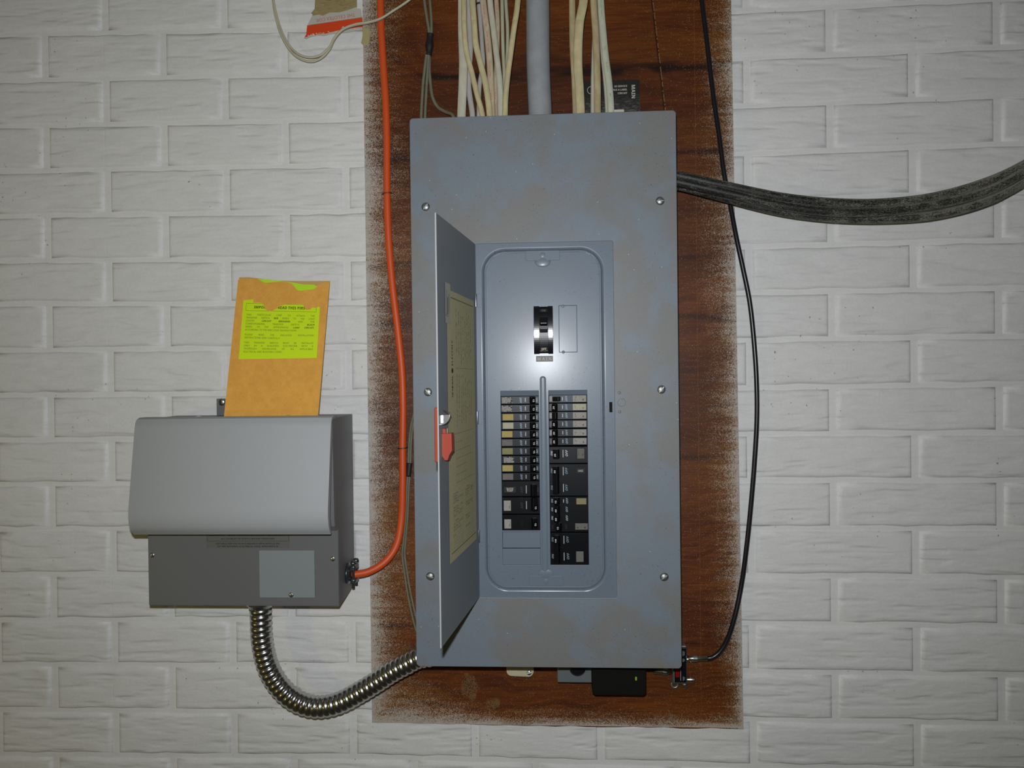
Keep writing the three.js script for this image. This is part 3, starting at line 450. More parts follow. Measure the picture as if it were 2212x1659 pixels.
breaker(1, 1151, 1220, 'double 100 amp breaker with one long handle, lowest in the column beside the latch slot', { face: '#0b0d0f', poles: [{ y: 1166, ...wide(34), offAt: 0.55, ink: '#7e919a' }, { y: 1202, ...wide(34), offAt: 0.54, ink: '#8897a0' }], handles: [{ y0: 1156, y1: 1217, f0: 0.75, f1: 0.885, nums: [['100', 1167]] }], stickers: [[0.14, 0.33, 1191, 1213.5, 'dark', null]] });

// ---- master breaker above the columns
{
  const c = P(1173.8, 713, ZP - 0.006), w = 0.0131, hh = 0.0332, z = ZP - 0.0062, t = thing('main_breaker', 'glossy black main breaker with on and off plates, above the two breaker columns', 'circuit breaker', V(c.x, c.y, z - 0.02));
  const o = t.position, N = 24, bulge = 0.0082;
  const prof = (inset) => { const s = new THREE.Shape(); s.moveTo(-0.004, -hh); for (let i = 0; i <= N; i++) { const y = -hh + 2 * hh * i / N; s.lineTo(bulge * Math.sqrt(Math.max(0, 1 - (y / hh) ** 2 * 0.9)) - bulge * 0.31 - inset, y); } s.lineTo(-0.004, hh); return s; };
  const cheek = (xa, xb, inset) => { const g = new THREE.ExtrudeGeometry(prof(inset), { depth: xb - xa, bevelEnabled: true, bevelThickness: 0.0003, bevelSize: 0.0003, bevelSegments: 2, curveSegments: 4 }); g.applyMatrix4(new THREE.Matrix4().makeBasis(V(0, 0, 1), V(0, 1, 0), V(-1, 0, 0))); g.translate(xb, 0, 0.02); return g; };
  M.gloss = mat(lin(0.010, 0.010, 0.012), 0.2, { specularIntensity: 0.8 });
  mesh('cheek', cheek(-w, -0.0058, 0), M.gloss, t); mesh('cheek', cheek(0.0068, w, 0), M.gloss, t);
  mesh('well', cheek(-0.0056, 0.0066, 0.0024), M.bakelite, t);
  mesh('body', new RoundedBoxGeometry(2 * w, 2 * hh, 0.02, 2, 0.001).translate(0, 0, 0.006), M.bakelite, t);
  const tg = new RoundedBoxGeometry(0.0112, 0.0105, 0.009, 3, 0.0016); tg.rotateX(-0.35); tg.translate(0.0005, 0.0115, 0.0245); mesh('toggle', tg, M.gloss, t);
  const t2 = new RoundedBoxGeometry(0.0112, 0.0065, 0.004, 3, 0.0009); t2.rotateX(0.2); t2.translate(0.0005, -0.0005, 0.0225); mesh('toggle_root', t2, M.gloss, t);
  const wn = new RoundedBoxGeometry(0.0115, 0.0055, 0.002, 2, 0.0004); wn.translate(0.0005, -0.0075, 0.0222); mesh('window_block', wn, M.bakelite, t);
  const onUV = cell(4, 124, 56, (g, ww, h) => { g.fillStyle = '#2b2b2b'; g.fillRect(0, 0, ww, h); g.fillStyle = '#6b6a66'; g.font = 'bold 44px sans-serif'; g.textAlign = 'center'; g.textBaseline = 'middle'; g.fillText('ON', 62, 30); });
  const offUV = cell(4, 124, 64, (g, ww, h) => { g.fillStyle = '#3a3833'; g.fillRect(0, 0, ww, h); for (let k = 0; k < 120; k++) { g.fillStyle = rnd() > 0.5 ? '#a9a38f' : '#1c1b18'; g.fillRect(rnd() * ww, 40 + rnd() * 24, 5, 4); } g.fillStyle = '#ded9c8'; g.font = 'bold 42px sans-serif'; g.textAlign = 'center'; g.textBaseline = 'middle'; g.fillText('OFF', 62, 26); });
  const sh = (uv, y, h, z2, rot) => { const g = new THREE.PlaneGeometry(0.0112, h); const a = g.attributes.uv; for (let i = 0; i < 4; i++) a.setXY(i, uv[0] + a.getX(i) * (uv[2] - uv[0]), uv[1] + a.getY(i) * (uv[3] - uv[1])); g.rotateX(rot); g.translate(0.0005, y, z2); return g; };
  mesh('on_plate', sh(onUV, 0.0275, 0.0052, 0.0211, -0.35), M.print, t); mesh('off_plate', sh(offUV, -0.0272, 0.0066, 0.0211, 0.38), M.print, t);
}

// ---------------------------------------------------------------- transfer switch box on the wall
const BXA = -0.5868, BXB = -0.3025, WZ = 0.0044;
M.boxSteel = mat(lin(0.16, 0.162, 0.162), 0.5);
M.lidPlastic = mat(lin(0.385, 0.40, 0.405), 0.6);
const alongX = new THREE.Matrix4().makeBasis(V(0, 0, 1), V(0, 1, 0), V(-1, 0, 0));
function extrudeX(list, xa, xb, b = 0.0006) {           // list of [z, y]
  const s = new THREE.Shape(list.map(([z, y]) => new THREE.Vector2(z, y))), g = new THREE.ExtrudeGeometry(s, { depth: xb - xa - 2 * b, bevelEnabled: true, bevelThickness: b, bevelSize: b, bevelSegments: 2, curveSegments: 6 });
  g.applyMatrix4(alongX); g.translate(xb - b, 0, 0); return toCreasedNormals(g, 0.55);
}
{
  const O = V((BXA + BXB) / 2, YC - 0.308, WZ), t = thing('transfer_switch_box', 'grey wall box with a large hinged lid and a darker lower cover, beside the panel', 'switch box', O), yo = YC - O.y, rb = (g) => g.translate(-O.x, -O.y, -O.z);
  const prof = [[WZ, -0.302], [WZ, -0.0345], [0.109, -0.0355], [0.1045, -0.18], [0.102, -0.19], [0.094, -0.197], [0.0866, -0.197], [0.0866, -0.309]];
  mesh('body', rb(extrudeX(prof.map(([z, y]) => [z, y + YC]), BXA + 0.0005, BXB, 0.0007)), M.boxSteel, t);
  const ZL = 0.0886;
  const cov = mesh('lower_cover', bx(BXA, BXB - 0.0004, YC - 0.309, YC - 0.186, ZL - 0.0018, ZL, O, 0.0009, 3), mat(lin(0.138, 0.140, 0.142), 0.5), t);
  // lid: swings on its upper edge, lower edge held a little away
  const outer = [[0.088, -0.0325], [0.104, -0.0325], [0.110, -0.0345], [0.1135, -0.039], [0.1155, -0.046], [0.134, -0.160], [0.1345, -0.172], [0.132, -0.184], [0.127, -0.1925], [0.122, -0.1965]];
  const inner = outer.map(([z, y], i) => { const a = outer[Math.max(0, i - 1)], b = outer[Math.min(outer.length - 1, i + 1)], dx = b[0] - a[0], dy = b[1] - a[1], l = Math.hypot(dx, dy); return [z + dy / l * 0.0026, y - dx / l * 0.0026]; }).reverse();
  const lid = mesh('lid', rb(extrudeX([...outer, ...inner].map(([z, y]) => [z, y + YC]), BXA - 0.0015, BXB + 0.0003, 0.0008)), M.lidPlastic, t);
  // side cheeks of the lid
  const cheek = [[0.104, -0.036], [0.1125, -0.042], [0.1315, -0.160], [0.132, -0.172], [0.1295, -0.183], [0.1245, -0.191], [0.120, -0.1935], [0.119, -0.185], [0.1225, -0.172], [0.121, -0.160], [0.1065, -0.06]];
  mesh('lid_cheek', rb(extrudeX(cheek.map(([z, y]) => [z, y + YC]), BXB - 0.0032, BXB - 0.0004, 0.0004)), M.lidPlastic, lid); mesh('lid_cheek', rb(extrudeX(cheek.map(([z, y]) => [z, y + YC]), BXA - 0.0008, BXA + 0.002, 0.0004)), M.lidPlastic, lid);
  // shallow raised border and pressed emblem on the lid face
  const nrm = V(0, 0.0185, 0.114).normalize(), tilt = -Math.atan2(0.0185, 0.114), face = (px, py) => { const d = ray(px, py), p0 = V(0, YC - 0.046, 0.1157), tt = p0.sub(camera.position).dot(nrm) / d.dot(nrm); return camera.position.clone().addScaledVector(d, tt); };
  const loc = (g, c) => { g.rotateX(tilt); g.translate(c.x - O.x, c.y - O.y, c.z - O.z); return g; };
  { const a = face(305, 921), b = face(697, 1089), c = a.clone().add(b).multiplyScalar(0.5), w = b.x - a.x, h = (a.y - b.y) / Math.cos(tilt), s = rrect(-w / 2, w / 2, -h / 2, h / 2, 0.008); s.holes.push(rrect(-w / 2 + 0.0007, w / 2 - 0.0007, -h / 2 + 0.0007, h / 2 - 0.0007, 0.0075, THREE.Path)); mesh('lid_border', loc(plate(s, 0.0003, 0.0006, 0.00015, 0.00015, 1), c), M.lidPlastic, lid); }
  { const c = face(501, 980), w = 0.0125, h = 0.0135, s = rrect(-w, w, -h, h, 0.002); s.holes.push(rrect(-w + 0.0015, w - 0.0015, -h + 0.0015, h - 0.0015, 0.0015, THREE.Path)); const d = new THREE.Shape(); d.moveTo(-0.005, -0.006); d.lineTo(0.001, -0.006); d.absarc(0.001, 0, 0.006, -Math.PI / 2, Math.PI / 2); d.lineTo(-0.005, 0.006); const q = new THREE.Path(); q.moveTo(-0.0025, -0.0035); q.lineTo(0.001, -0.0035); q.absarc(0.001, 0, 0.0035, -Math.PI / 2, Math.PI / 2); q.lineTo(-0.0025, 0.0035); d.holes.push(q); mesh('lid_emblem', [loc(plate(s, 0.00022, 0.0006, 0.0001, 0.0001, 1), c), loc(plate(d, 0.00022, 0.0006, 0.0001, 0.0001, 1, 8), c)], M.lidPlastic, lid); }
  // blank plate with its screw
  const pa = P(561.5, 1290.5, ZL), pb = P(679.5, 1188.5, ZL), bp = mesh('blank_plate', bx(pa.x, pb.x, pa.y, pb.y, ZL, ZL + 0.0016, O, 0.0007, 2), mat(lin(0.235, 0.272, 0.275), 0.45), t);
  screw(bp, O, P(629, 1285, ZL + 0.0016), 0.75, 0.72, M.zinc);
  screw(cov, O, P(329, 1199, ZL), 0.55, 0.72, M.zinc); screw(cov, O, P(719, 1207, ZL), 0.6, 0.72, M.zinc);
  // warning print on the lower cover
  const wt = canvasTex(1024, 232, (g, w, h) => {
    g.fillStyle = '#62625f'; g.fillRect(0, 0, w, h); g.strokeStyle = '#26282b'; g.lineWidth = 4; g.strokeRect(14, 6, w - 28, 128); g.fillStyle = '#212327'; g.textAlign = 'center';
    g.font = 'bold 39px sans-serif'; g.fillText('WARNING:', 128, 62); g.font = 'bold 31px sans-serif'; g.fillText('MORE THAN ONE LIVE CIRCUIT - DISCONNECT', 606, 62, 730); g.fillText('ALL SOURCES OF SUPPLY BEFORE SERVICING', 510, 112, 760);
    g.font = 'bold 30px sans-serif'; g.fillText('SUITABLE FOR USE IN ACCORDANCE WITH ARTICLE 702', 508, 180, 960); g.fillText('OF THE NATIONAL ELECTRICAL CODE, ANSI/NFPA 70', 508, 218, 920);
  });
  const wa = P(446, 1184, ZL), wb = P(626, 1148, ZL); const pr = mesh('warning_print', sheet(wa.x, wb.x, wa.y, wb.y, ZL + 0.0002, O), mat(lin(1, 1, 1), 0.5, { map: wt }), cov); pr.userData.label = 'dark warning lettering';
  // mounting ear with its screw, and two screws on top of the lid
  const e = P(480, 884, WZ + 0.001), er = mesh('mounting_ear', bx(e.x - 0.0088, e.x + 0.0088, YC - 0.04, P(480, 861, WZ).y, WZ, WZ + 0.002, O, 0.0009), M.boxSteel, t);
  { const c = P(478.5, 868.5, WZ + 0.002), hd = lathe([[0, 0.003], [0.003, 0.0026], [0.0055, 0.0012], [0.006, 0], [0, 0]], 20).applyMatrix4(AX.toZ); hd.translate(c.x - O.x, c.y - O.y, c.z - O.z); const hs = mesh('screw', hd, M.zinc, er); mesh('cross_slot', [bx(c.x - 0.0034, c.x + 0.0034, c.y - 0.0006, c.y + 0.0006, c.z + 0.002, c.z + 0.0031, O, 0), bx(c.x - 0.0006, c.x + 0.0006, c.y - 0.0034, c.y + 0.0034, c.z + 0.002, c.z + 0.0031, O, 0)], M.black, hs); }
  for (const px of [432, 625]) { const c = P(px, 899, 0.09), hd = lathe([[0, 0.0022], [0.0025, 0.0018], [0.0042, 0.0006], [0.0044, 0], [0, 0]], 16); hd.translate(c.x - O.x, YC - 0.0325 + 0.0002 - O.y, 0.094 - O.z); mesh('lid_screw', hd, M.zinc, lid); }
}

// ---------------------------------------------------------------- torn envelope standing on the box
{
  // four corners: foot on the box top, head against the bricks
  const zf = 0.062, zt = 0.0092, fy = YC - 0.0338, bl = P(485, 899, zf), br = P(688, 899, zf), tl = P(516, 601, zt), tr = P(713, 607, zt);
  bl.y = br.y = fy; bl.x = P(485, 899, zf).x; br.x = P(688, 899, zf).x;
  const at = (u, v, d = 0) => { const a = bl.clone().lerp(br, u), b = tl.clone().lerp(tr, u), p = a.lerp(b, v); p.z += d; return p; };
  const O = bl.clone().lerp(br, 0.5), t = thing('envelope', 'orange manila envelope with a torn top and yellow notice, standing on the grey box', 'envelope', O);
  // pixel of the photograph -> (u, v) on the envelope
  const uv = (px, py) => { const top = (u) => [516 + u * 197, 601 + u * 6], bot = (u) => [485 + u * 203, 899]; let v = (899 - py) / 296, u = 0.5; for (let k = 0; k < 6; k++) { const xl = 485 + (516 - 485) * v, xr = 688 + (713 - 688) * v; u = (px - xl) / (xr - xl); const yt = 601 + 6 * u; v = (899 - py) / (899 - yt); } return [u, v]; };
  const skin = (outline, d, m = 26) => {                                  // shape in (u, v) laid on the envelope, d in front of it
    const s = new THREE.Shape(outline.map(([u, v]) => new THREE.Vector2(u, v))), g = new THREE.ShapeGeometry(s), p = g.attributes.position, n = p.count, pos = [], tex = [];
    for (let i = 0; i < n; i++) { const q = at(p.getX(i), p.getY(i), d).sub(O); pos.push(q.x, q.y, q.z); tex.push(p.getX(i), p.getY(i)); }
    const r = new THREE.BufferGeometry(); r.setAttribute('position', new THREE.Float32BufferAttribute(pos, 3)); r.setAttribute('uv', new THREE.Float32BufferAttribute(tex, 2)); r.setIndex(g.index); r.computeVertexNormals(); return r;
  };
  const grid = (outlineTop, outlineBot, d) => {                            // strip between two lines, finely cut so that it follows the bulge
    const n = 30, m = 14, pos = [], tex = [], idx = [];
    for (let i = 0; i <= n; i++) for (let j = 0; j <= m; j++) { const u = i / n, v = outlineBot(u) + (outlineTop(u) - outlineBot(u)) * j / m, q = at(u, v, typeof d === 'function' ? d(u, v) : d).sub(O); pos.push(q.x, q.y, q.z); tex.push(u, v); }
    for (let i = 0; i < n; i++) for (let j = 0; j < m; j++) { const a = i * (m + 1) + j, b = a + m + 1; idx.push(a, b, a + 1, b, b + 1, a + 1); }
    const g = new THREE.BufferGeometry(); g.setAttribute('position', new THREE.Float32BufferAttribute(pos, 3)); g.setAttribute('uv', new THREE.Float32BufferAttribute(tex, 2)); g.setIndex(idx); g.computeVertexNormals(); return g;
  };
  const kraft = dataTex(256, 256, (u, v, i, j) => { const n = fbm(u * 20, v * 26, 501, 3) - 0.5, f = hash(i, j, 502) - 0.5; return [232 + n * 18 + f * 12, 170 + n * 18 + f * 12, 72 + n * 16 + f * 12]; });
  const pap = mat(lin(1, 1, 1), 0.75, { map: kraft, side: THREE.DoubleSide }), torn = mat(lin(0.62, 0.40, 0.13), 0.85, { side: THREE.DoubleSide }), lime = mat(lin(0.55, 0.86, 0.02), 0.7, { side: THREE.DoubleSide });
  // line of the torn front edge and the whole back edge, as (u, v)
  const lineOf = (list) => { const q = list.map(([x, y]) => uv(470 + x / 4.878, 580 + y / 4.878)).sort((a, b) => a[0] - b[0]); return (u) => { if (u <= q[0][0]) return q[0][1]; for (let i = 0; i < q.length - 1; i++) if (u <= q[i + 1][0]) return q[i][1] + (q[i + 1][1] - q[i][1]) * (u - q[i][0]) / (q[i + 1][0] - q[i][0]); return q[q.length - 1][1]; }; };
  const front = lineOf([[240, 122], [330, 112], [430, 112], [470, 138], [512, 156], [600, 146], [700, 138], [790, 160], [815, 195], [835, 232], [870, 243], [950, 232], [1030, 225], [1062, 180], [1120, 155], [1187, 136]]);
  const back = lineOf([[240, 92], [330, 90], [430, 104], [600, 126], [750, 130], [950, 132], [1187, 130]]);
  mesh('front_sheet', grid(front, () => 0, 0.0022), pap, t);
  mesh('back_sheet', grid(back, () => 0, -0.0008), torn, t);
  const ins = lineOf([[240, 150], [330, 140], [420, 112], [470, 112], [560, 120], [640, 128], [800, 150], [900, 170], [1000, 172], [1045, 180], [1080, 240], [1187, 260]]);
  mesh('folded_paper', grid(ins, () => 0.55, 0.0006), lime, t).userData.label = 'bright yellow paper showing in the torn top';
  for (const u of [0, 1]) { const n = 12, pos = [], idx = []; for (let j = 0; j <= n; j++) { const a = at(u, j / n * 0.985, 0.0022).sub(O), b = at(u, j / n * 0.985, -0.0008).sub(O); pos.push(a.x, a.y, a.z, b.x, b.y, b.z); } for (let j = 0; j < n; j++) { const a = 2 * j; idx.push(a, a + 1, a + 2, a + 1, a + 3, a + 2); } const g = new THREE.BufferGeometry(); g.setAttribute('position', new THREE.Float32BufferAttribute(pos, 3)); g.setIndex(idx); g.computeVertexNormals(); mesh('side_fold', g, torn, t); }
  // pasted notice with its torn upper edge
  const NX = (list) => list.map(([x, y]) => uv(470 + x / 4.878, 580 + y / 4.878));
  const out = NX([[230, 968], [1050, 960], [1084, 418], [1062, 415], [1050, 428], [1000, 425], [985, 445], [950, 450], [925, 435], [905, 388], [730, 388], [660, 412], [620, 440], [585, 462], [545, 462], [510, 440], [485, 378], [440, 372], [382, 372], [387, 335], [280, 346]]);
  const c0 = NX([[230, 968]])[0], c1 = NX([[1084, 345]])[0], cb = NX([[1050, 960]])[0], ct = NX([[280, 345]])[0];
  const note = canvasTex(1024, 800, (g, w, h) => {
    g.fillStyle = '#d4f20a'; g.fillRect(0, 0, w, h); g.strokeStyle = '#47501a'; g.lineWidth = 3; g.strokeRect(44, 42, w - 84, 98);
    const ink = '#5d6a12'; g.fillStyle = '#1d210c'; g.textBaseline = 'middle'; g.font = 'bold 50px sans-serif'; g.textAlign = 'center'; g.fillText('IMPORTANT! READ THIS FIRST!', w / 2, 92, w - 124);
    const lines = [['TAKE PARTICULAR CARE TO ATTACH THE', 1], ['TRANSFER SWITCH *RED WIRES TO THE LOAD', 1], ['CENTER *CIRCUIT *BREAKERS, AND THE', 1], ['CORRESPONDING TRANSFER SWITCH *BLACK', 1], ['WIRES TO THE APPROPRIATE *LOAD *CIRCUIT,', 1], ['ACCORDING TO THE ENCLOSED INSTRUCTIONS.', 0], null, ['PLEASE READ THE ENCLOSED INSTALLATION', 1], ['INSTRUCTIONS VERY CAREFULLY.', 0], null, ['THIS TRANSFER SWITCH MUST BE INSTALLED', 1], ['ONLY BY A QUALIFIED ELECTRICIAN WITH A', 1], ['THOROUGH KNOWLEDGE OF ALL APPLICABLE', 1], ['ELECTRICAL AND BUILDING CODES.', 0]];
    let y = 196; g.textAlign = 'left';
    for (const l of lines) {
      if (!l) { y += 25; continue; }
      const ws = l[0].split(' '), fonts = ws.map((q) => (q[0] === '*' ? 'italic bold 32px sans-serif' : '32px sans-serif')), txt = ws.map((q) => q.replace('*', '')), wd = txt.map((q, i) => { g.font = fonts[i]; return g.measureText(q).width; });
      const tot = wd.reduce((a, b) => a + b, 0), room = 916, k = Math.min(1, (room - 9 * (ws.length - 1)) / tot), gap = l[1] ? (room - tot * k) / Math.max(1, ws.length - 1) : 9; let x = 54;
      txt.forEach((q, i) => { g.font = fonts[i]; g.fillStyle = ws[i][0] === '*' ? '#2c3208' : ink; g.fillText(q, x, y, wd[i] * k); x += wd[i] * k + gap; }); y += 41;
    }
  });
  const ng = (() => { const s = new THREE.ShapeGeometry(new THREE.Shape(out.map(([u, v]) => new THREE.Vector2(u, v)))), p = s.attributes.position, pos = [], tex = []; for (let i = 0; i < p.count; i++) { const u = p.getX(i), v = p.getY(i), q = at(u, v, 0.0029).sub(O); pos.push(q.x, q.y, q.z); const fv = (v - c0[1]) / (ct[1] - c0[1]), ul = c0[0] + (ct[0] - c0[0]) * fv, ur = cb[0] + (c1[0] - cb[0]) * fv; tex.push((u - ul) / (ur - ul), fv); } s.setAttribute('position', new THREE.Float32BufferAttribute(pos, 3)); s.setAttribute('uv', new THREE.Float32BufferAttribute(tex, 2)); s.computeVertexNormals(); return s; })();
  const nt = mesh('notice', ng, mat(lin(1, 1, 1), 0.7, { map: note, side: THREE.DoubleSide }), t); nt.userData.label = 'fluorescent yellow notice with a torn heading';
}

// ---------------------------------------------------------------- flexible metal conduit between box and panel
{
  const cp = [[562.5, 1300, 0.050], [563.6, 1330, 0.051], [564.5, 1365, 0.052], [569.3, 1403, 0.053], [579.7, 1441, 0.053], [598.7, 1475, 0.053], [623.4, 1501.6, 0.053], [652, 1518.7, 0.053], [680.4, 1526, 0.053], [708.9, 1524.4, 0.053], [737.3, 1515.9, 0.053], [775.3, 1496, 0.053], [813.3, 1473, 0.053], [851.3, 1448.5, 0.054], [879.7, 1433.3, 0.055], [904, 1421, 0.056]];
  const pts = cp.map(([x, y, z]) => P(x, y, z)), last = pts[pts.length - 1]; pts.push(V(-PW / 2 + 0.012, last.y + 0.004, 0.057));
  const O = pts[0].clone(), t = thing('flexible_conduit', 'ribbed silver metal conduit looping from the grey box to the panel', 'conduit', O);
  const R = 0.0163, pitch = 0.0088, rib = (s) => { const f = (s / pitch) % 1; return 0.90 + 0.10 * Math.pow(Math.sin(Math.PI * f), 0.7); };
  mesh('hose', sweep(pts.map((p) => p.clone()), R, R, 640, 28, rib, O), M.steel, t);
  const cn = lathe([[0, 0.012], [0.0175, 0.012], [0.0178, 0.008], [0.0205, 0.0075], [0.0205, -0.003], [0.0175, -0.0035], [0.0172, -0.0085], [0, -0.0085]], 24); cn.translate(0, 0.0005, 0); const con = mesh('connector', cn, M.zinc, t);
  mesh('red_bushing', bx(O.x - 0.012, O.x + 0.0005, O.y + 0.0012, O.y + 0.0072, O.z + 0.0155, O.z + 0.0215, O, 0.001), mat(lin(0.25, 0.02, 0.02), 0.5), con);
}

// ---------------------------------------------------------------- cables and wires
/** Any run of cable: pixel points with depth, half width and half thickness. */
function cable(name, label, category, list, z, rw, rt, m, group, n = 70) { const p = pxPath(list, z), O = p[p.length - 1].clone(), g = mesh(name, sweep(p, rw, rt, n, 14, null, O), m); g.position.copy(O); return tag(g, label, category, group); }
const sheath = (c, k = 0.12, s = 600, print) => { const [r, g2, b] = c; return mat(lin(1, 1, 1), 0.55, { map: dataTex(512, 96, (u, v, i, j) => { const n = fbm(u * 18, v * 6, s, 3) - 0.5, f = hash(i, j, s) - 0.5; let q = [r * (1 + n * k * 2) + f * 8, g2 * (1 + n * k * 2) + f * 8, b * (1 + n * k * 2.4) + f * 8]; if (print && Math.abs(v - 0.25) < 0.035 && hash(i >> 1, j >> 1, s + 9) > 0.45 && noise(u * 14, 1, s) > 0.45) q = mixA(q, print, 0.42); return q; }) }); };
const tex4 = (m, len = 0.19) => { m.map.repeat.set(1 / len, 1); return m; };
const C = { cream: tex4(sheath([192, 181, 138], 0.1, 601)), white: tex4(sheath([190, 188, 168], 0.06, 602)), tan: tex4(sheath([176, 160, 122], 0.1, 603)), lavender: tex4(sheath([178, 175, 170], 0.05, 604)), redprint: tex4(sheath([190, 174, 146], 0.08, 605, [176, 60, 46])), green: tex4(sheath([178, 178, 150], 0.08, 606)), greyprint: tex4(sheath([186, 190, 168], 0.06, 607, [96, 104, 96])), grey: tex4(sheath([150, 154, 157], 0.05, 608), 0.3), wire: tex4(sheath([116, 116, 96], 0.08, 609)) };
const zl = (x, y) => [960 + x / 6.143, y / 6.143], zr = (x, y) => [1200 + x / 5.53, y / 5.53];
const TOPY = YC + PH / 2 - 0.006;
function drop(name, label, pts, f, z, w, m, group, th = 0.0030) {          // feed from above into the top of the panel; w: half width in pixels
  const a = pts.map(([x, y]) => f(x, y)), p = a.map(([x, y]) => P(x, y, z)), q = p[0], r = p[1];
  p.unshift(V(q.x + (q.x - r.x) * 0.6, q.y + 0.16, z)); const e = p[p.length - 1]; p.push(V(e.x, TOPY - 0.012, z));
  const g = mesh(name, sweep(p, w * 0.00070, th, 64, 14, null, e), m); g.position.copy(e); return tag(g, label, 'cable', group);
}
const gl = 'pale cables bundled into the panel beside the thick grey one', gr = 'pale cables entering the panel past the black sticker';
drop('sheathed_cable', 'yellowed cable crossing over the widest pale one as it bends into the panel', [[255, 0], [264, 400], [296, 700], [360, 950], [432, 1250], [505, 1540]], zl, 0.078, 5.6, C.cream, gl);
drop('sheathed_cable', 'widest pale cable, on the side of the bundle towards the orange cord', [[238, 0], [238, 400], [250, 800], [245, 1100], [226, 1550]], zl, 0.068, 9.2, C.white, gl);
drop('sheathed_cable', 'whitish cable slipping behind the yellowed cable near the panel top', [[318, 0], [335, 400], [345, 650], [330, 900], [322, 1150], [372, 1540]], zl, 0.046, 6.0, C.lavender, gl);
drop('sheathed_cable', 'yellow-tinged cable bowing between the yellowed one and the red-printed one', [[372, 0], [394, 300], [420, 600], [480, 850], [552, 1150], [600, 1540]], zl, 0.074, 6.4, C.cream, gl);
const band = drop('sheathed_cable', 'lavender-white cable with a black band near its upper end', [[455, 0], [478, 300], [500, 600], [512, 850], [470, 1100], [455, 1540]], zl, 0.042, 4.8, C.lavender, gl);
{ const a = P(...zl(455, 42), 0.042), b = P(...zl(457, 66), 0.042), o = band.position; mesh('black_band', sweep([a, b], 0.0038, 0.0034, 4, 14, null, o), M.rubber, band); }
drop('sheathed_cable', 'tan cable with red printing along it, in the middle of the pale bundle', [[512, 0], [562, 400], [600, 800], [615, 1100], [632, 1530]], zl, 0.062, 6.9, C.redprint, gl);
drop('sheathed_cable', 'clean white cable beside the red-printed tan one', [[605, 0], [652, 400], [700, 800], [735, 1100], [745, 1530]], zl, 0.072, 6.2, C.white, gl);
drop('sheathed_cable', 'thin tan cable with red print half hidden behind the clean white one', [[690, 0], [706, 300], [700, 700], [680, 1100], [680, 1530]], zl, 0.046, 5.0, C.redprint, gl);
drop('sheathed_cable', 'thin pale green cable behind the slanting tan one', [[765, 0], [772, 400], [780, 700], [795, 1000], [800, 1530]], zl, 0.05, 3.9, C.green, gl);
drop('sheathed_cable', 'thin dingy green cable next to the slanting tan one', [[815, 0], [838, 400], [835, 700], [820, 1000], [822, 1530]], zl, 0.044, 3.9, C.green, gl);
drop('sheathed_cable', 'tan cable slanting from the thick grey cable across to the bundle', [[975, 0], [920, 400], [880, 700], [840, 1000], [812, 1300], [806, 1530]], zl, 0.08, 5.8, C.cream, gl);
drop('service_cable', 'very thick smooth grey cable entering the top of the panel', [[1238, 0], [1240, 400], [1243, 800], [1254, 1150], [1270, 1500]], zl, 0.05, 25.2, C.grey, null, 0.0172);
drop('sheathed_cable', 'greyish tan cable tucked behind the broad tan one', [[200, 0], [202, 300], [208, 600], [226, 900], [242, 1330]], zr, 0.05, 6.9, C.tan, gr);
drop('sheathed_cable', 'broad tan cable, the one next to the thick grey cable past the black sticker', [[335, 0], [290, 250], [272, 500], [270, 800], [288, 1100], [299, 1335]], zr, 0.07, 9.2, C.cream, gr);
drop('sheathed_cable', 'pinkish tan cable in the middle of the bunch over the black sticker', [[455, 0], [480, 400], [492, 700], [500, 1000], [502, 1335]], zr, 0.066, 7.2, C.tan, gr);
drop('sheathed_cable', 'thin white cable peeking out along the pinkish tan one', [[452, 0], [468, 300], [456, 650], [447, 1000], [444, 1335]], zr, 0.048, 4.6, C.white, gr);
drop('sheathed_cable', 'pale cable with grey print lying slanted over the black sticker', [[540, 0], [570, 400], [600, 700], [640, 1000], [664, 1335]], zr, 0.072, 7.1, C.greyprint, gr);
drop('sheathed_cable', 'thin pale cable behind the one with grey print', [[520, 0], [540, 400], [562, 700], [592, 1000], [612, 1335]], zr, 0.05, 3.6, C.white, gr);

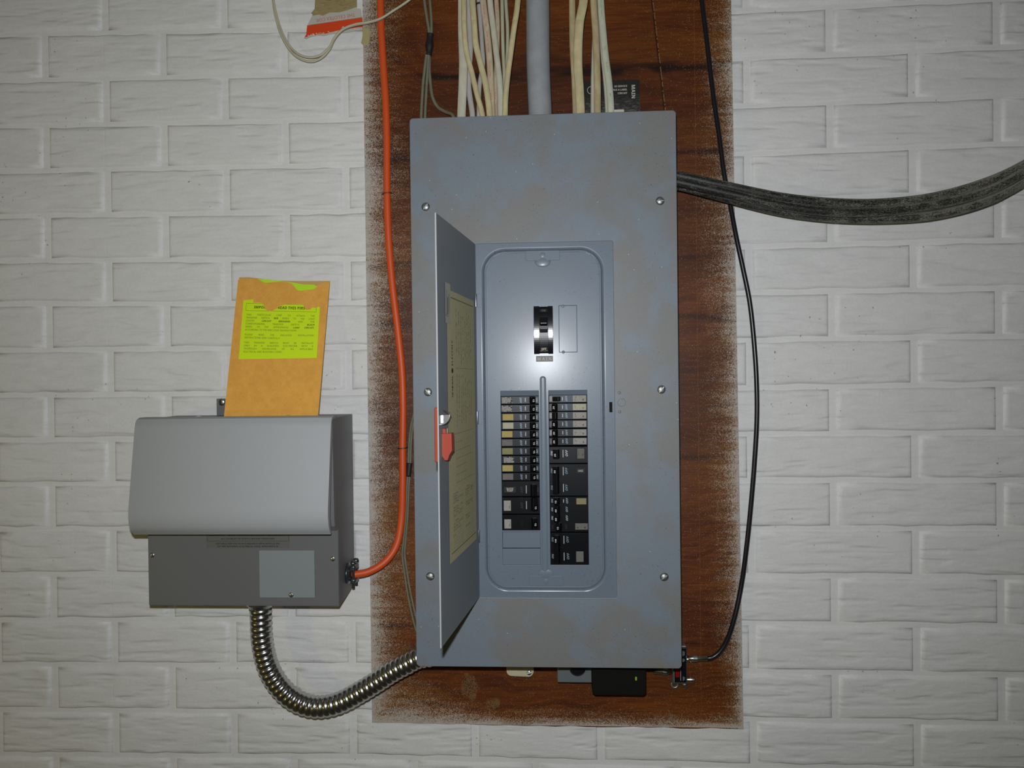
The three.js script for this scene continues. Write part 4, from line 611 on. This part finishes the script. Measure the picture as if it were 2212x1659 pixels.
// dark sticker on the board above the panel
{
  const x0 = P(1256, 200, BOARD.z1).x, x1 = P(1382, 200, BOARD.z1).x, y1 = P(1320, 174, BOARD.z1).y, y0 = y1 - 0.066;
  const tx = canvasTex(720, 520, (g, w, h) => {
    g.fillStyle = '#15140f'; g.fillRect(0, 0, w, h);
    for (let k = 0; k < 2600; k++) { const y = h * (0.30 + 0.7 * Math.sqrt(rnd())), x = rnd() * w; g.fillStyle = `rgba(${120 + rnd() * 40 | 0},${116 + rnd() * 40 | 0},${116 + rnd() * 34 | 0},0.16)`; g.fillRect(x, y, 10 + rnd() * 50, 2 + rnd() * 8); }
    g.fillStyle = '#c7c2b8'; g.save(); g.translate(640, 58); g.rotate(Math.PI / 2); g.font = 'bold 62px sans-serif'; g.textBaseline = 'middle'; g.fillText('MAIN', 0, 0); g.restore();
    g.textAlign = 'right'; g.font = 'bold 30px sans-serif'; ['AS SERVICE', 'PLACE A LABEL', 'CIRCUIT'].forEach((s, k) => g.fillText(s, 566, 84 + k * 42));
    g.strokeStyle = '#c7c2b8'; g.lineWidth = 6; g.beginPath(); g.arc(118, 110, 44, 0, 7); g.stroke();
  });
  const c = V((x0 + x1) / 2, y0, BOARD.z1), t = thing('label_sticker', 'black label sticker with pale lettering on the board, behind the cables', 'sticker', c), s = plate(rrect(x0, x1, y0, y1, 0.003), BOARD.z1 + 0.0006, 0.0005, 0), p = s.attributes.position, u = s.attributes.uv;
  for (let i = 0; i < p.count; i++) u.setXY(i, (p.getX(i) - x0) / (x1 - x0), (p.getY(i) - y0) / (y1 - y0)); s.translate(-c.x, -c.y, -c.z); mesh('sheet', s, mat(lin(1, 1, 1), 0.55, { map: tx }), t);
  const q0 = P(1326, 241, 0.09), q1 = P(1348.5, 235.5, 0.09); tag(mesh('cable_clip', bx(q0.x, q1.x, q0.y - 0.01, q1.y, 0.084, 0.09, V(0, 0, 0), 0.001), C.white), 'small white clip sticking out of the panel top in front of the black sticker', 'clip');
}

// thin grey wires beside the orange cord, taped together
const zw = (x, y) => [880 + x / 6.38, y / 6.38];
drop('thin_wire', 'grey wire under the black tape, the one towards the orange cord', [[235, 0], [270, 250], [300, 450], [290, 620], [258, 800], [222, 1100], [206, 1300], [192, 1600]], zw, 0.0160, 3.3, C.wire, 'grey wires taped together', 0.0022);
drop('thin_wire', 'grey wire under the black tape, the one towards the pale cables', [[310, 0], [330, 250], [332, 420], [312, 620], [292, 800], [270, 1100], [256, 1350], [246, 1600]], zw, 0.0155, 3.1, C.wire, 'grey wires taped together', 0.0021);
{
  const a = [[300, 640, 0.0130], [302, 800, 0.0130], [302, 950, 0.0128], [318, 1150, 0.0135], [350, 1350, 0.018], [420, 1475, 0.022], [520, 1540, 0.028], [630, 1598, 0.04]].map(([x, y, z]) => P(...zw(x, y), z)); const e = a[a.length - 1]; a.push(V(e.x + 0.006, TOPY - 0.012, 0.05));
  const g = mesh('thin_wire', sweep(a, 0.0026, 0.0026, 60, 12, null, e), C.wire); g.position.copy(e); tag(g, 'grey wire that leaves the tape and curls in towards the panel top', 'wire');
  const tp = [[316, 470], [308, 560], [302, 660], [292, 765]].map(([x, y]) => P(...zw(x, y), 0.0150)), o = tp[3].clone(), tape = mesh('tape_wrap', sweep(tp, 0.0056, 0.0050, 24, 16, (s, f) => 1 - 0.12 * Math.sin(9 * f), o), M.rubber); tape.position.copy(o); tag(tape, 'black tape wound round the thin grey wires above the panel', 'tape');
}
// olive wire hugging the edge of the panel
{
  const run = [[900, 880, 0.030], [891, 913, 0.02], [886, 950, 0.014], [884, 999, 0.0125], [881, 1049, 0.012], [878, 1115, 0.012], [874, 1165, 0.012], [871, 1198, 0.012], [876, 1241, 0.012], [884, 1291, 0.013], [895, 1341, 0.014], [908, 1385, 0.0145]].map(([x, y, z]) => P(x, y, z)), o = run[run.length - 1];
  const t = thing('twin_wire', 'olive grey twin wire with a dark splice, hanging along the edge of the panel', 'wire', o);
  mesh('strand', sweep(run.map((p) => p.clone().add(V(-0.0013, 0, 0.0002))), 0.0017, 0.0018, 70, 10, null, o), C.wire, t); mesh('strand', sweep(run.map((p, i) => p.clone().add(V(0.0018 + (i > 6 ? 0.0006 * (i - 6) : 0), 0, -0.0003))), 0.0017, 0.0018, 70, 10, null, o), C.wire, t);
  mesh('splice', sweep([P(884.5, 1000, 0.0128), P(883, 1015, 0.0126), P(882, 1029, 0.0124)], 0.0044, 0.0036, 10, 12, null, o), M.rubber, t);
}
// orange cord from above to the box, with its clamp
M.orange = mat(lin(0.66, 0.085, 0.012), 0.48);
{
  const l = [[820, -90, 0.0145], [822, 0, 0.0145], [823, 54, 0.0145], [826, 108, 0.0145], [829.5, 163, 0.0145], [833, 217, 0.0145], [835.5, 300, 0.0145], [836, 420, 0.0145], [839, 510, 0.0145], [847, 610, 0.0145], [860, 720, 0.0145], [868, 800, 0.0145], [870.5, 870, 0.0145], [869.5, 968, 0.0145], [869.5, 1049, 0.0148], [866, 1132, 0.016], [854.6, 1182, 0.022], [830, 1215, 0.031], [796.5, 1235, 0.038], [774, 1240, 0.041], [758, 1242, 0.043]];
  const p = pxPath(l), O = p[p.length - 1].clone(); p.push(V(BXB + 0.002, O.y, 0.044));
  const g = mesh('orange_cord', sweep(p, 0.0057, 0.0053, 140, 16, null, O), M.orange); g.position.copy(O); tag(g, 'thick orange cord running down the board and curving into the grey box', 'cord');
  // clamp on the side of the box
  const cpos = V(BXB + 0.0008, P(762, 1238, 0.043).y, 0.0435), t = thing('cord_clamp', 'dark metal clamp holding the orange cord at the side of the grey box', 'clamp', cpos), dz = mat(lin(0.18, 0.20, 0.21), 0.3, { metalness: 0.9 });
  mesh('ring', lathe([[0.0062, 0], [0.0155, 0], [0.0158, 0.0025], [0.0125, 0.003], [0.0125, 0.007], [0.0062, 0.007]], 24).applyMatrix4(AX.toX), dz, t);
  mesh('saddle', new RoundedBoxGeometry(0.0075, 0.010, 0.024, 3, 0.003).translate(0.0105, 0.0095, 0), dz, t); mesh('saddle', new RoundedBoxGeometry(0.0075, 0.009, 0.024, 3, 0.003).translate(0.0105, -0.0100, 0), dz, t);
  for (const s of [-1, 1]) mesh('clamp_screw', lathe([[0, -0.020], [0.0022, -0.020], [0.0022, 0.016], [0.0042, 0.016], [0.0042, 0.018], [0.003, 0.0205], [0, 0.021]], 12).translate(0.0105, 0, s * 0.0085), dz, t);
  for (const [x, y, nm] of [[836, 418.5, 'dark wire staple over the orange cord above the height of the envelope'], [869.5, 968, 'dark wire staple over the orange cord level with the grey lid']]) {
    const c = P(x, y, 0.0145), r = 0.0068, pts = [V(-r, 0.0004, -0.0058), V(-r, 0.0002, 0.001), V(-r * 0.75, 0, 0.0048), V(0, 0, 0.0062), V(r * 0.75, 0, 0.0048), V(r, 0.0003, 0.001), V(r, 0.0005, -0.0058)];
    const cu = new THREE.CatmullRomCurve3(pts); const s = mesh('wire_staple', new THREE.TubeGeometry(cu, 32, 0.0008, 8), M.darkSteel); s.position.copy(c); s.rotation.z = 0.08; tag(s, nm, 'staple');
  }
}
// drooping white lamp cord
{
  const a = [[578, -70, 0.026], [590.7, 0, 0.026], [596, 27, 0.026], [609, 69, 0.026], [627, 101, 0.026], [647, 118, 0.026], [672, 124, 0.027], [694, 118, 0.028], [712, 101, 0.029], [723, 81, 0.03], [741, 63, 0.031], [768, 52.4, 0.031], [795, 48, 0.031], [822, 40, 0.031], [849, 23.5, 0.031], [884, 0, 0.031], [930, -40, 0.031]], O = P(672, 124, 0.027);
  const t = thing('lamp_cord', 'thin off-white twin cord drooping in a loop over the torn card', 'cord', O), w = tex4(sheath([188, 184, 158], 0.05, 611));
  mesh('strand', sweep(pxPath(a), 0.0017, 0.0018, 110, 10, null, O), w, t);
  mesh('strand', sweep(a.map(([x, y, z], i) => P(x - (i < 6 ? 3.6 - (i < 3 ? 1.2 * (3 - i) : 0) : i < 9 ? 0 : 1), y + (i > 3 && i < 10 ? [3, 6, 9, 7, 5, 4][i - 4] : 1.6), z - 0.0035)), 0.0017, 0.0018, 110, 10, null, O), w, t);
}
// black antenna cable with connectors
{
  const l = [[1500, -130], [1516, 0], [1527, 90], [1540, 200], [1553, 290], [1565, 380], [1577, 440], [1590, 510], [1605, 580], [1619, 650], [1628, 730], [1634, 820], [1635, 900], [1631, 980], [1624, 1070], [1614, 1170], [1602, 1260], [1585, 1340], [1568, 1388], [1552, 1411], [1536, 1421.5], [1526, 1422.5]].map(([x, y], i) => [x, y, y > 1300 ? 0.022 : y > 450 && y < 1300 ? 0.017 : 0.0145]);
  const p = pxPath(l), O = p[p.length - 1].clone(), t = thing('antenna_cable', 'slim black cable bowing down past the edge of the board to a brass-coloured plug', 'cable', O);
  mesh('jacket', sweep(p, 0.0036, 0.0036, 150, 14, null, O), mat(lin(0.012, 0.012, 0.016), 0.28), t);
  const plug = mesh('plug', lathe([[0, 0.002], [0.0041, 0.002], [0.0041, -0.014], [0.0046, -0.0145], [0.0046, -0.0165], [0.0038, -0.017], [0.0038, -0.026], [0, -0.026]], 18).applyMatrix4(AX.toX).translate(-0.001, 0, 0), mat(lin(0.62, 0.6, 0.5), 0.25, { metalness: 1 }), t);
  mesh('nut', new THREE.CylinderGeometry(0.0057, 0.0057, 0.0062, 6).applyMatrix4(AX.toX).translate(-0.0175, 0, 0), M.zinc, plug);
  // splitter block
  const s0 = P(1452, 1479, 0.026), s1 = P(1484, 1396, 0.026), o = V((s0.x + s1.x) / 2, s0.y, BOARD.z1), sp = thing('cable_splitter', 'small silver cable splitter with a black and red label at the panel corner', 'splitter', o);
  mesh('body', bx(s0.x, s1.x, s0.y, s1.y, BOARD.z1 + 0.0003, 0.024, o, 0.0015, 3), M.zinc, sp);
  const lt = canvasTex(160, 400, (g, w, h) => { g.fillStyle = '#0e1013'; g.fillRect(0, 0, w, h); g.fillStyle = '#8a0d0d'; g.fillRect(26, 170, 50, 170); g.fillStyle = '#a9adb0'; g.fillRect(88, 170, 6, 210); g.fillRect(6, 0, 5, h); for (const [y, k] of [[30, 60], [120, 40], [330, 50]]) { g.fillRect(120, y, 6, k); g.fillRect(136, y + 6, 5, k - 14); } });
  mesh('face_label', sheet(s0.x + 0.0022, s1.x - 0.0012, s0.y + 0.0028, s1.y - 0.004, 0.0242, o), mat(lin(1, 1, 1), 0.3, { map: lt }), sp);
  const port = (y) => { const c = P(1484, y, 0.017), g = lathe([[0, 0], [0.0046, 0], [0.0046, 0.0125], [0.004, 0.013], [0, 0.013]], 16).applyMatrix4(AX.toX).translate(s1.x - o.x - 0.001, c.y - o.y, 0.017 - o.z); mesh('port', g, mat(lin(0.62, 0.6, 0.5), 0.25, { metalness: 1 }), sp); };
  port(1468); port(1424);
  const e0 = P(1458.5, 1480, 0.02), rg = new THREE.TorusGeometry(0.0047, 0.0019, 10, 22); rg.translate(e0.x - o.x, e0.y - 0.001 - o.y, 0.015 - o.z); mesh('mounting_loop', rg, M.dullZinc, sp);
  const e1 = P(1478.5, 1482, 0.02); mesh('ground_screw', lathe([[0, 0], [0.0042, 0], [0.0042, -0.004], [0.0026, -0.0045], [0.0024, -0.010], [0, -0.010]], 14).rotateZ(0.4).translate(e1.x - o.x, e1.y + 0.004 - o.y, 0.015 - o.z), M.dullZinc, sp);
  const i0 = P(1412, 1449, 0.02), i1 = P(1452, 1449, 0.02); const ic = thing('cable_plug', 'dull brass-coloured plug just below the panel edge, next to the splitter', 'plug', i0), len = i1.x - i0.x;
  mesh('barrel', lathe([[0, 0], [0.0052, 0], [0.0052, len * 0.45], [0.0064, len * 0.46], [0.0064, len * 0.72], [0.0048, len * 0.73], [0.0048, len - 0.0005], [0, len - 0.0005]], 18).applyMatrix4(AX.toX), mat(lin(0.42, 0.39, 0.28), 0.3, { metalness: 1 }), ic); mesh('nut', new THREE.CylinderGeometry(0.0068, 0.0068, 0.005, 6).applyMatrix4(AX.toX).translate(len * 0.58, 0, 0), M.dullZinc, ic);
}
// three heavy black cables, dusty, swinging off to the side
{
  const dusty = (s, amt, edge) => mat(lin(1, 1, 1), 0.5, { map: (() => { const t = dataTex(1024, 128, (u, v, i, j) => { const L = u * 0.9, n = fbm(L * 60, v * 7, s, 3), f = hash(i, j, s), f2 = hash(i >> 1, j >> 1, s + 1), along = sst(0.05, 0.6, L) * 0.7; let c = [22, 23, 20]; const k = amt + along + (n - 0.5) * 1.0 + (f - 0.5) * 1.0 + (f2 - 0.5) * 0.8 + (Math.cos((v - 0.02) * 2 * Math.PI) < -0.35 ? edge : Math.cos(v * 2 * Math.PI) > 0.6 ? -0.1 : -0.3); if (k > 0.42) c = mixA(c, [150, 148, 134], Math.min(0.85, 0.22 + (k - 0.42) * 0.8)); if (f > 0.9985) c = [190, 188, 178]; return c; }); t.repeat.set(1 / 0.9, 1); return t; })() });
  const T = [[[1458, 378], [1569, 402], [1694, 427], [1804, 438], [1914, 438], [2024, 424], [2134, 392], [2212, 356], [2330, 280], [2460, 170]], [[1458, 392], [1569, 417], [1694, 445], [1804, 458], [1914, 456], [2024, 441], [2134, 412], [2212, 372], [2330, 296], [2460, 190]], [[1458, 400], [1569, 428], [1694, 458], [1804, 471], [1914, 473], [2024, 464], [2134, 434], [2212, 393], [2330, 318], [2460, 214]]];
  const lab = ['heavy dusty black cable, uppermost of the three leaving the side of the panel', 'heavy dusty black cable, middle one of the three leaving the side of the panel', 'heavy dusty black cable, lowest of the three leaving the side of the panel'];
  T.forEach((l, i) => { const z = [0.055, 0.071, 0.051][i], p = l.map(([x, y]) => P(x, y, z)), O = p[0].clone(); p.unshift(V(PW / 2 - 0.012, p[0].y + 0.003, z)); const g = mesh('heavy_cable', sweep(p, 0.0066, 0.0066, 150, 20, null, O), dusty(700 + i * 10, [0.52, 0.42, 0.58][i], [0.1, 0.05, 0.3][i])); g.position.copy(O); tag(g, lab[i], 'cable', 'heavy black cables from the side of the panel'); });
}
// scrap of printed card and a crust of old glue
{
  const z = 0.0046, card = [[683, -30], [774, -30], [771, 0], [771, 19], [779, 20], [783, 42], [783.5, 66], [770, 66.5], [752, 71], [735, 72.5], [716, 74], [700, 78], [688, 77], [672, 80], [662, 85], [657, 83.5], [662, 75], [664, 56], [670, 44], [676, 33], [673, 29], [680, 20]], p = card.map(([x, y]) => P(x, y, z)), xs = p.map((q) => q.x), ys = p.map((q) => q.y), x0 = Math.min(...xs), x1 = Math.max(...xs), y0 = Math.min(...ys), y1 = Math.max(...ys);
  const tx = canvasTex(760, 700, (g, w, h) => {
    const X = (px) => (P(px, 40, z).x - x0) / (x1 - x0) * w, Y = (py) => (y1 - P(720, py, z).y) / (y1 - y0) * h; g.fillStyle = '#9a8a5c'; g.fillRect(0, 0, w, h); for (let k = 0; k < 900; k++) { g.fillStyle = rnd() > 0.5 ? 'rgba(70,60,34,0.14)' : 'rgba(190,176,130,0.12)'; g.fillRect(rnd() * w, rnd() * h, 10 + rnd() * 60, 4 + rnd() * 10); }
    g.fillStyle = '#bcb9ae'; g.beginPath(); g.moveTo(X(655), Y(36)); [[676, 33], [690, 31], [698, 34], [712, 28], [735, 28], [748, 25], [771, 18], [790, 16]].forEach(([a, b]) => g.lineTo(X(a), Y(b))); g.lineTo(w, h); g.lineTo(0, h); g.fill();
    g.fillStyle = '#d8430f'; g.beginPath(); g.moveTo(X(655), Y(54)); g.lineTo(X(668), Y(53.5)); g.lineTo(X(788), Y(40.5)); g.lineTo(X(788), Y(62)); [[775, 62], [752, 64], [741, 58], [736, 66], [716, 70], [704, 73], [690, 73], [680, 75], [672, 73], [664, 78], [655, 80]].forEach(([a, b]) => g.lineTo(X(a), Y(b))); g.fill();
    g.strokeStyle = '#7a4a35'; g.lineWidth = 3; g.beginPath(); g.moveTo(X(668), Y(53)); g.lineTo(X(788), Y(40)); g.stroke();
    for (let k = 0; k < 26; k++) { g.fillStyle = '#d9cfae'; const a = 664 + rnd() * 120; g.fillRect(X(a), Y(76 - (a - 664) * 0.09 - rnd() * 4), 8 + rnd() * 14, 4 + rnd() * 8); }
    g.save(); g.translate(X(767), Y(31)); g.rotate(Math.PI - 0.115); g.fillStyle = '#c8604a'; g.font = '62px sans-serif'; g.textBaseline = 'alphabetic'; g.fillText('THE CELOTEX COR', 0, 0, X(767) - X(664)); g.restore();
  });
  const s = new THREE.Shape(p.map((q) => new THREE.Vector2(q.x, q.y))), g = plate(s, z + 0.0012, 0.0012, 0), a = g.attributes.position, u = g.attributes.uv; for (let i = 0; i < a.count; i++) u.setXY(i, (a.getX(i) - x0) / (x1 - x0), (a.getY(i) - y0) / (y1 - y0));
  const o = V((x0 + x1) / 2, y0, z); g.translate(-o.x, -o.y, -o.z); const m = mesh('torn_card', g, mat(lin(1, 1, 1), 0.8, { map: tx })); m.position.copy(o); tag(m, 'torn card with orange-red stripe and upside-down lettering on the brick beside the board', 'card');
  const gp = [[784, 58], [797, 64], [798, 80], [795, 95], [786, 96.5], [781, 92], [784, 78]].map(([x, y]) => P(x, y, 0.011)), gg = plate(new THREE.Shape(gp.map((q) => new THREE.Vector2(q.x, q.y))), 0.0112, 0.0024, 0.0008, 0.0008, 2); tag(mesh('glue_strip', gg, mat(lin(0.42, 0.36, 0.17), 0.5)), 'yellowed strip of old glue at the edge of the board under the lamp cord', 'glue');
}
// fittings that hang just below the panel
{
  const YB = YC - PH / 2 - 0.0006;
  { const z = 0.022, a = P(1094, 1461, z), b = P(1152, 1446, z), o = V((a.x + b.x) / 2, a.y, BOARD.z1), s = new THREE.Shape(); s.moveTo(a.x, YB); s.lineTo(a.x + 0.001, a.y + 0.007); s.quadraticCurveTo(a.x + 0.002, a.y + 0.0015, a.x + 0.008, a.y + 0.001); s.lineTo(b.x - 0.007, a.y); s.quadraticCurveTo(b.x - 0.001, a.y + 0.001, b.x, a.y + 0.008); s.lineTo(b.x, YB); const t = thing('wall_plate', 'cream plastic plate with one screw showing below the panel', 'plate', o), g = plate(s, z, z - BOARD.z1 - 0.0003, 0.0008, 0.0008, 2).translate(-o.x, -o.y, -o.z); mesh('plate', g, mat(lin(0.52, 0.49, 0.33), 0.5), t); screw(t, o, P(1143, 1453, z), 0.2, 0.75, M.zinc); }
  { const z = 0.042, a = P(1204, 1475, z), b = P(1290, 1445, z), o = V((a.x + b.x) / 2, a.y, BOARD.z1), t = thing('outlet_box', 'small grey box with a black round knob, half hidden under the panel', 'electrical box', o), pl = mat(lin(0.13, 0.15, 0.155), 0.45); mesh('body', bx(a.x, b.x, a.y, YB, BOARD.z1 + 0.0003, z, o, 0.0022, 3), pl, t); const c = P(1247, 1439, z), kb = lathe([[0, 0.010], [0.009, 0.0095], [0.0122, 0.0065], [0.0128, 0], [0, 0]], 28).applyMatrix4(AX.toZ).translate(c.x - o.x, c.y - o.y, z - o.z); mesh('knob', kb, M.gloss, t); }
  { const z = 0.066, a = P(1282, 1499, z), b = P(1393, 1445, z), o = V((a.x + b.x) / 2, a.y, BOARD.z1), t = thing('power_adapter', 'square black power adapter with a small green light under the panel', 'adapter', o), m = mat(lin(0.006, 0.006, 0.005), 0.6, { specularIntensity: 0.3 }), s = rrect(a.x, b.x, a.y, YB, 0.004); mesh('body', plate(s, z, z - BOARD.z1 - 0.034, 0.0018, 0.0018, 3).translate(-o.x, -o.y, -o.z), m, t); mesh('back_half', bx(a.x + 0.004, b.x - 0.002, a.y + 0.004, YB, BOARD.z1 + 0.0003, z - 0.033, o, 0.002, 2), m, t); const c = P(1374, 1466, z), led = mesh('green_led', new THREE.CapsuleGeometry(0.0014, 0.003, 4, 10).translate(c.x - o.x, c.y - o.y, z - o.z), new THREE.MeshStandardMaterial({ color: lin(0.1, 0.2, 0.02), emissive: lin(0.12, 0.24, 0.0), emissiveIntensity: 0.5 }), t); led.userData.label = 'small green light'; }
}
renderer.render(scene, camera);
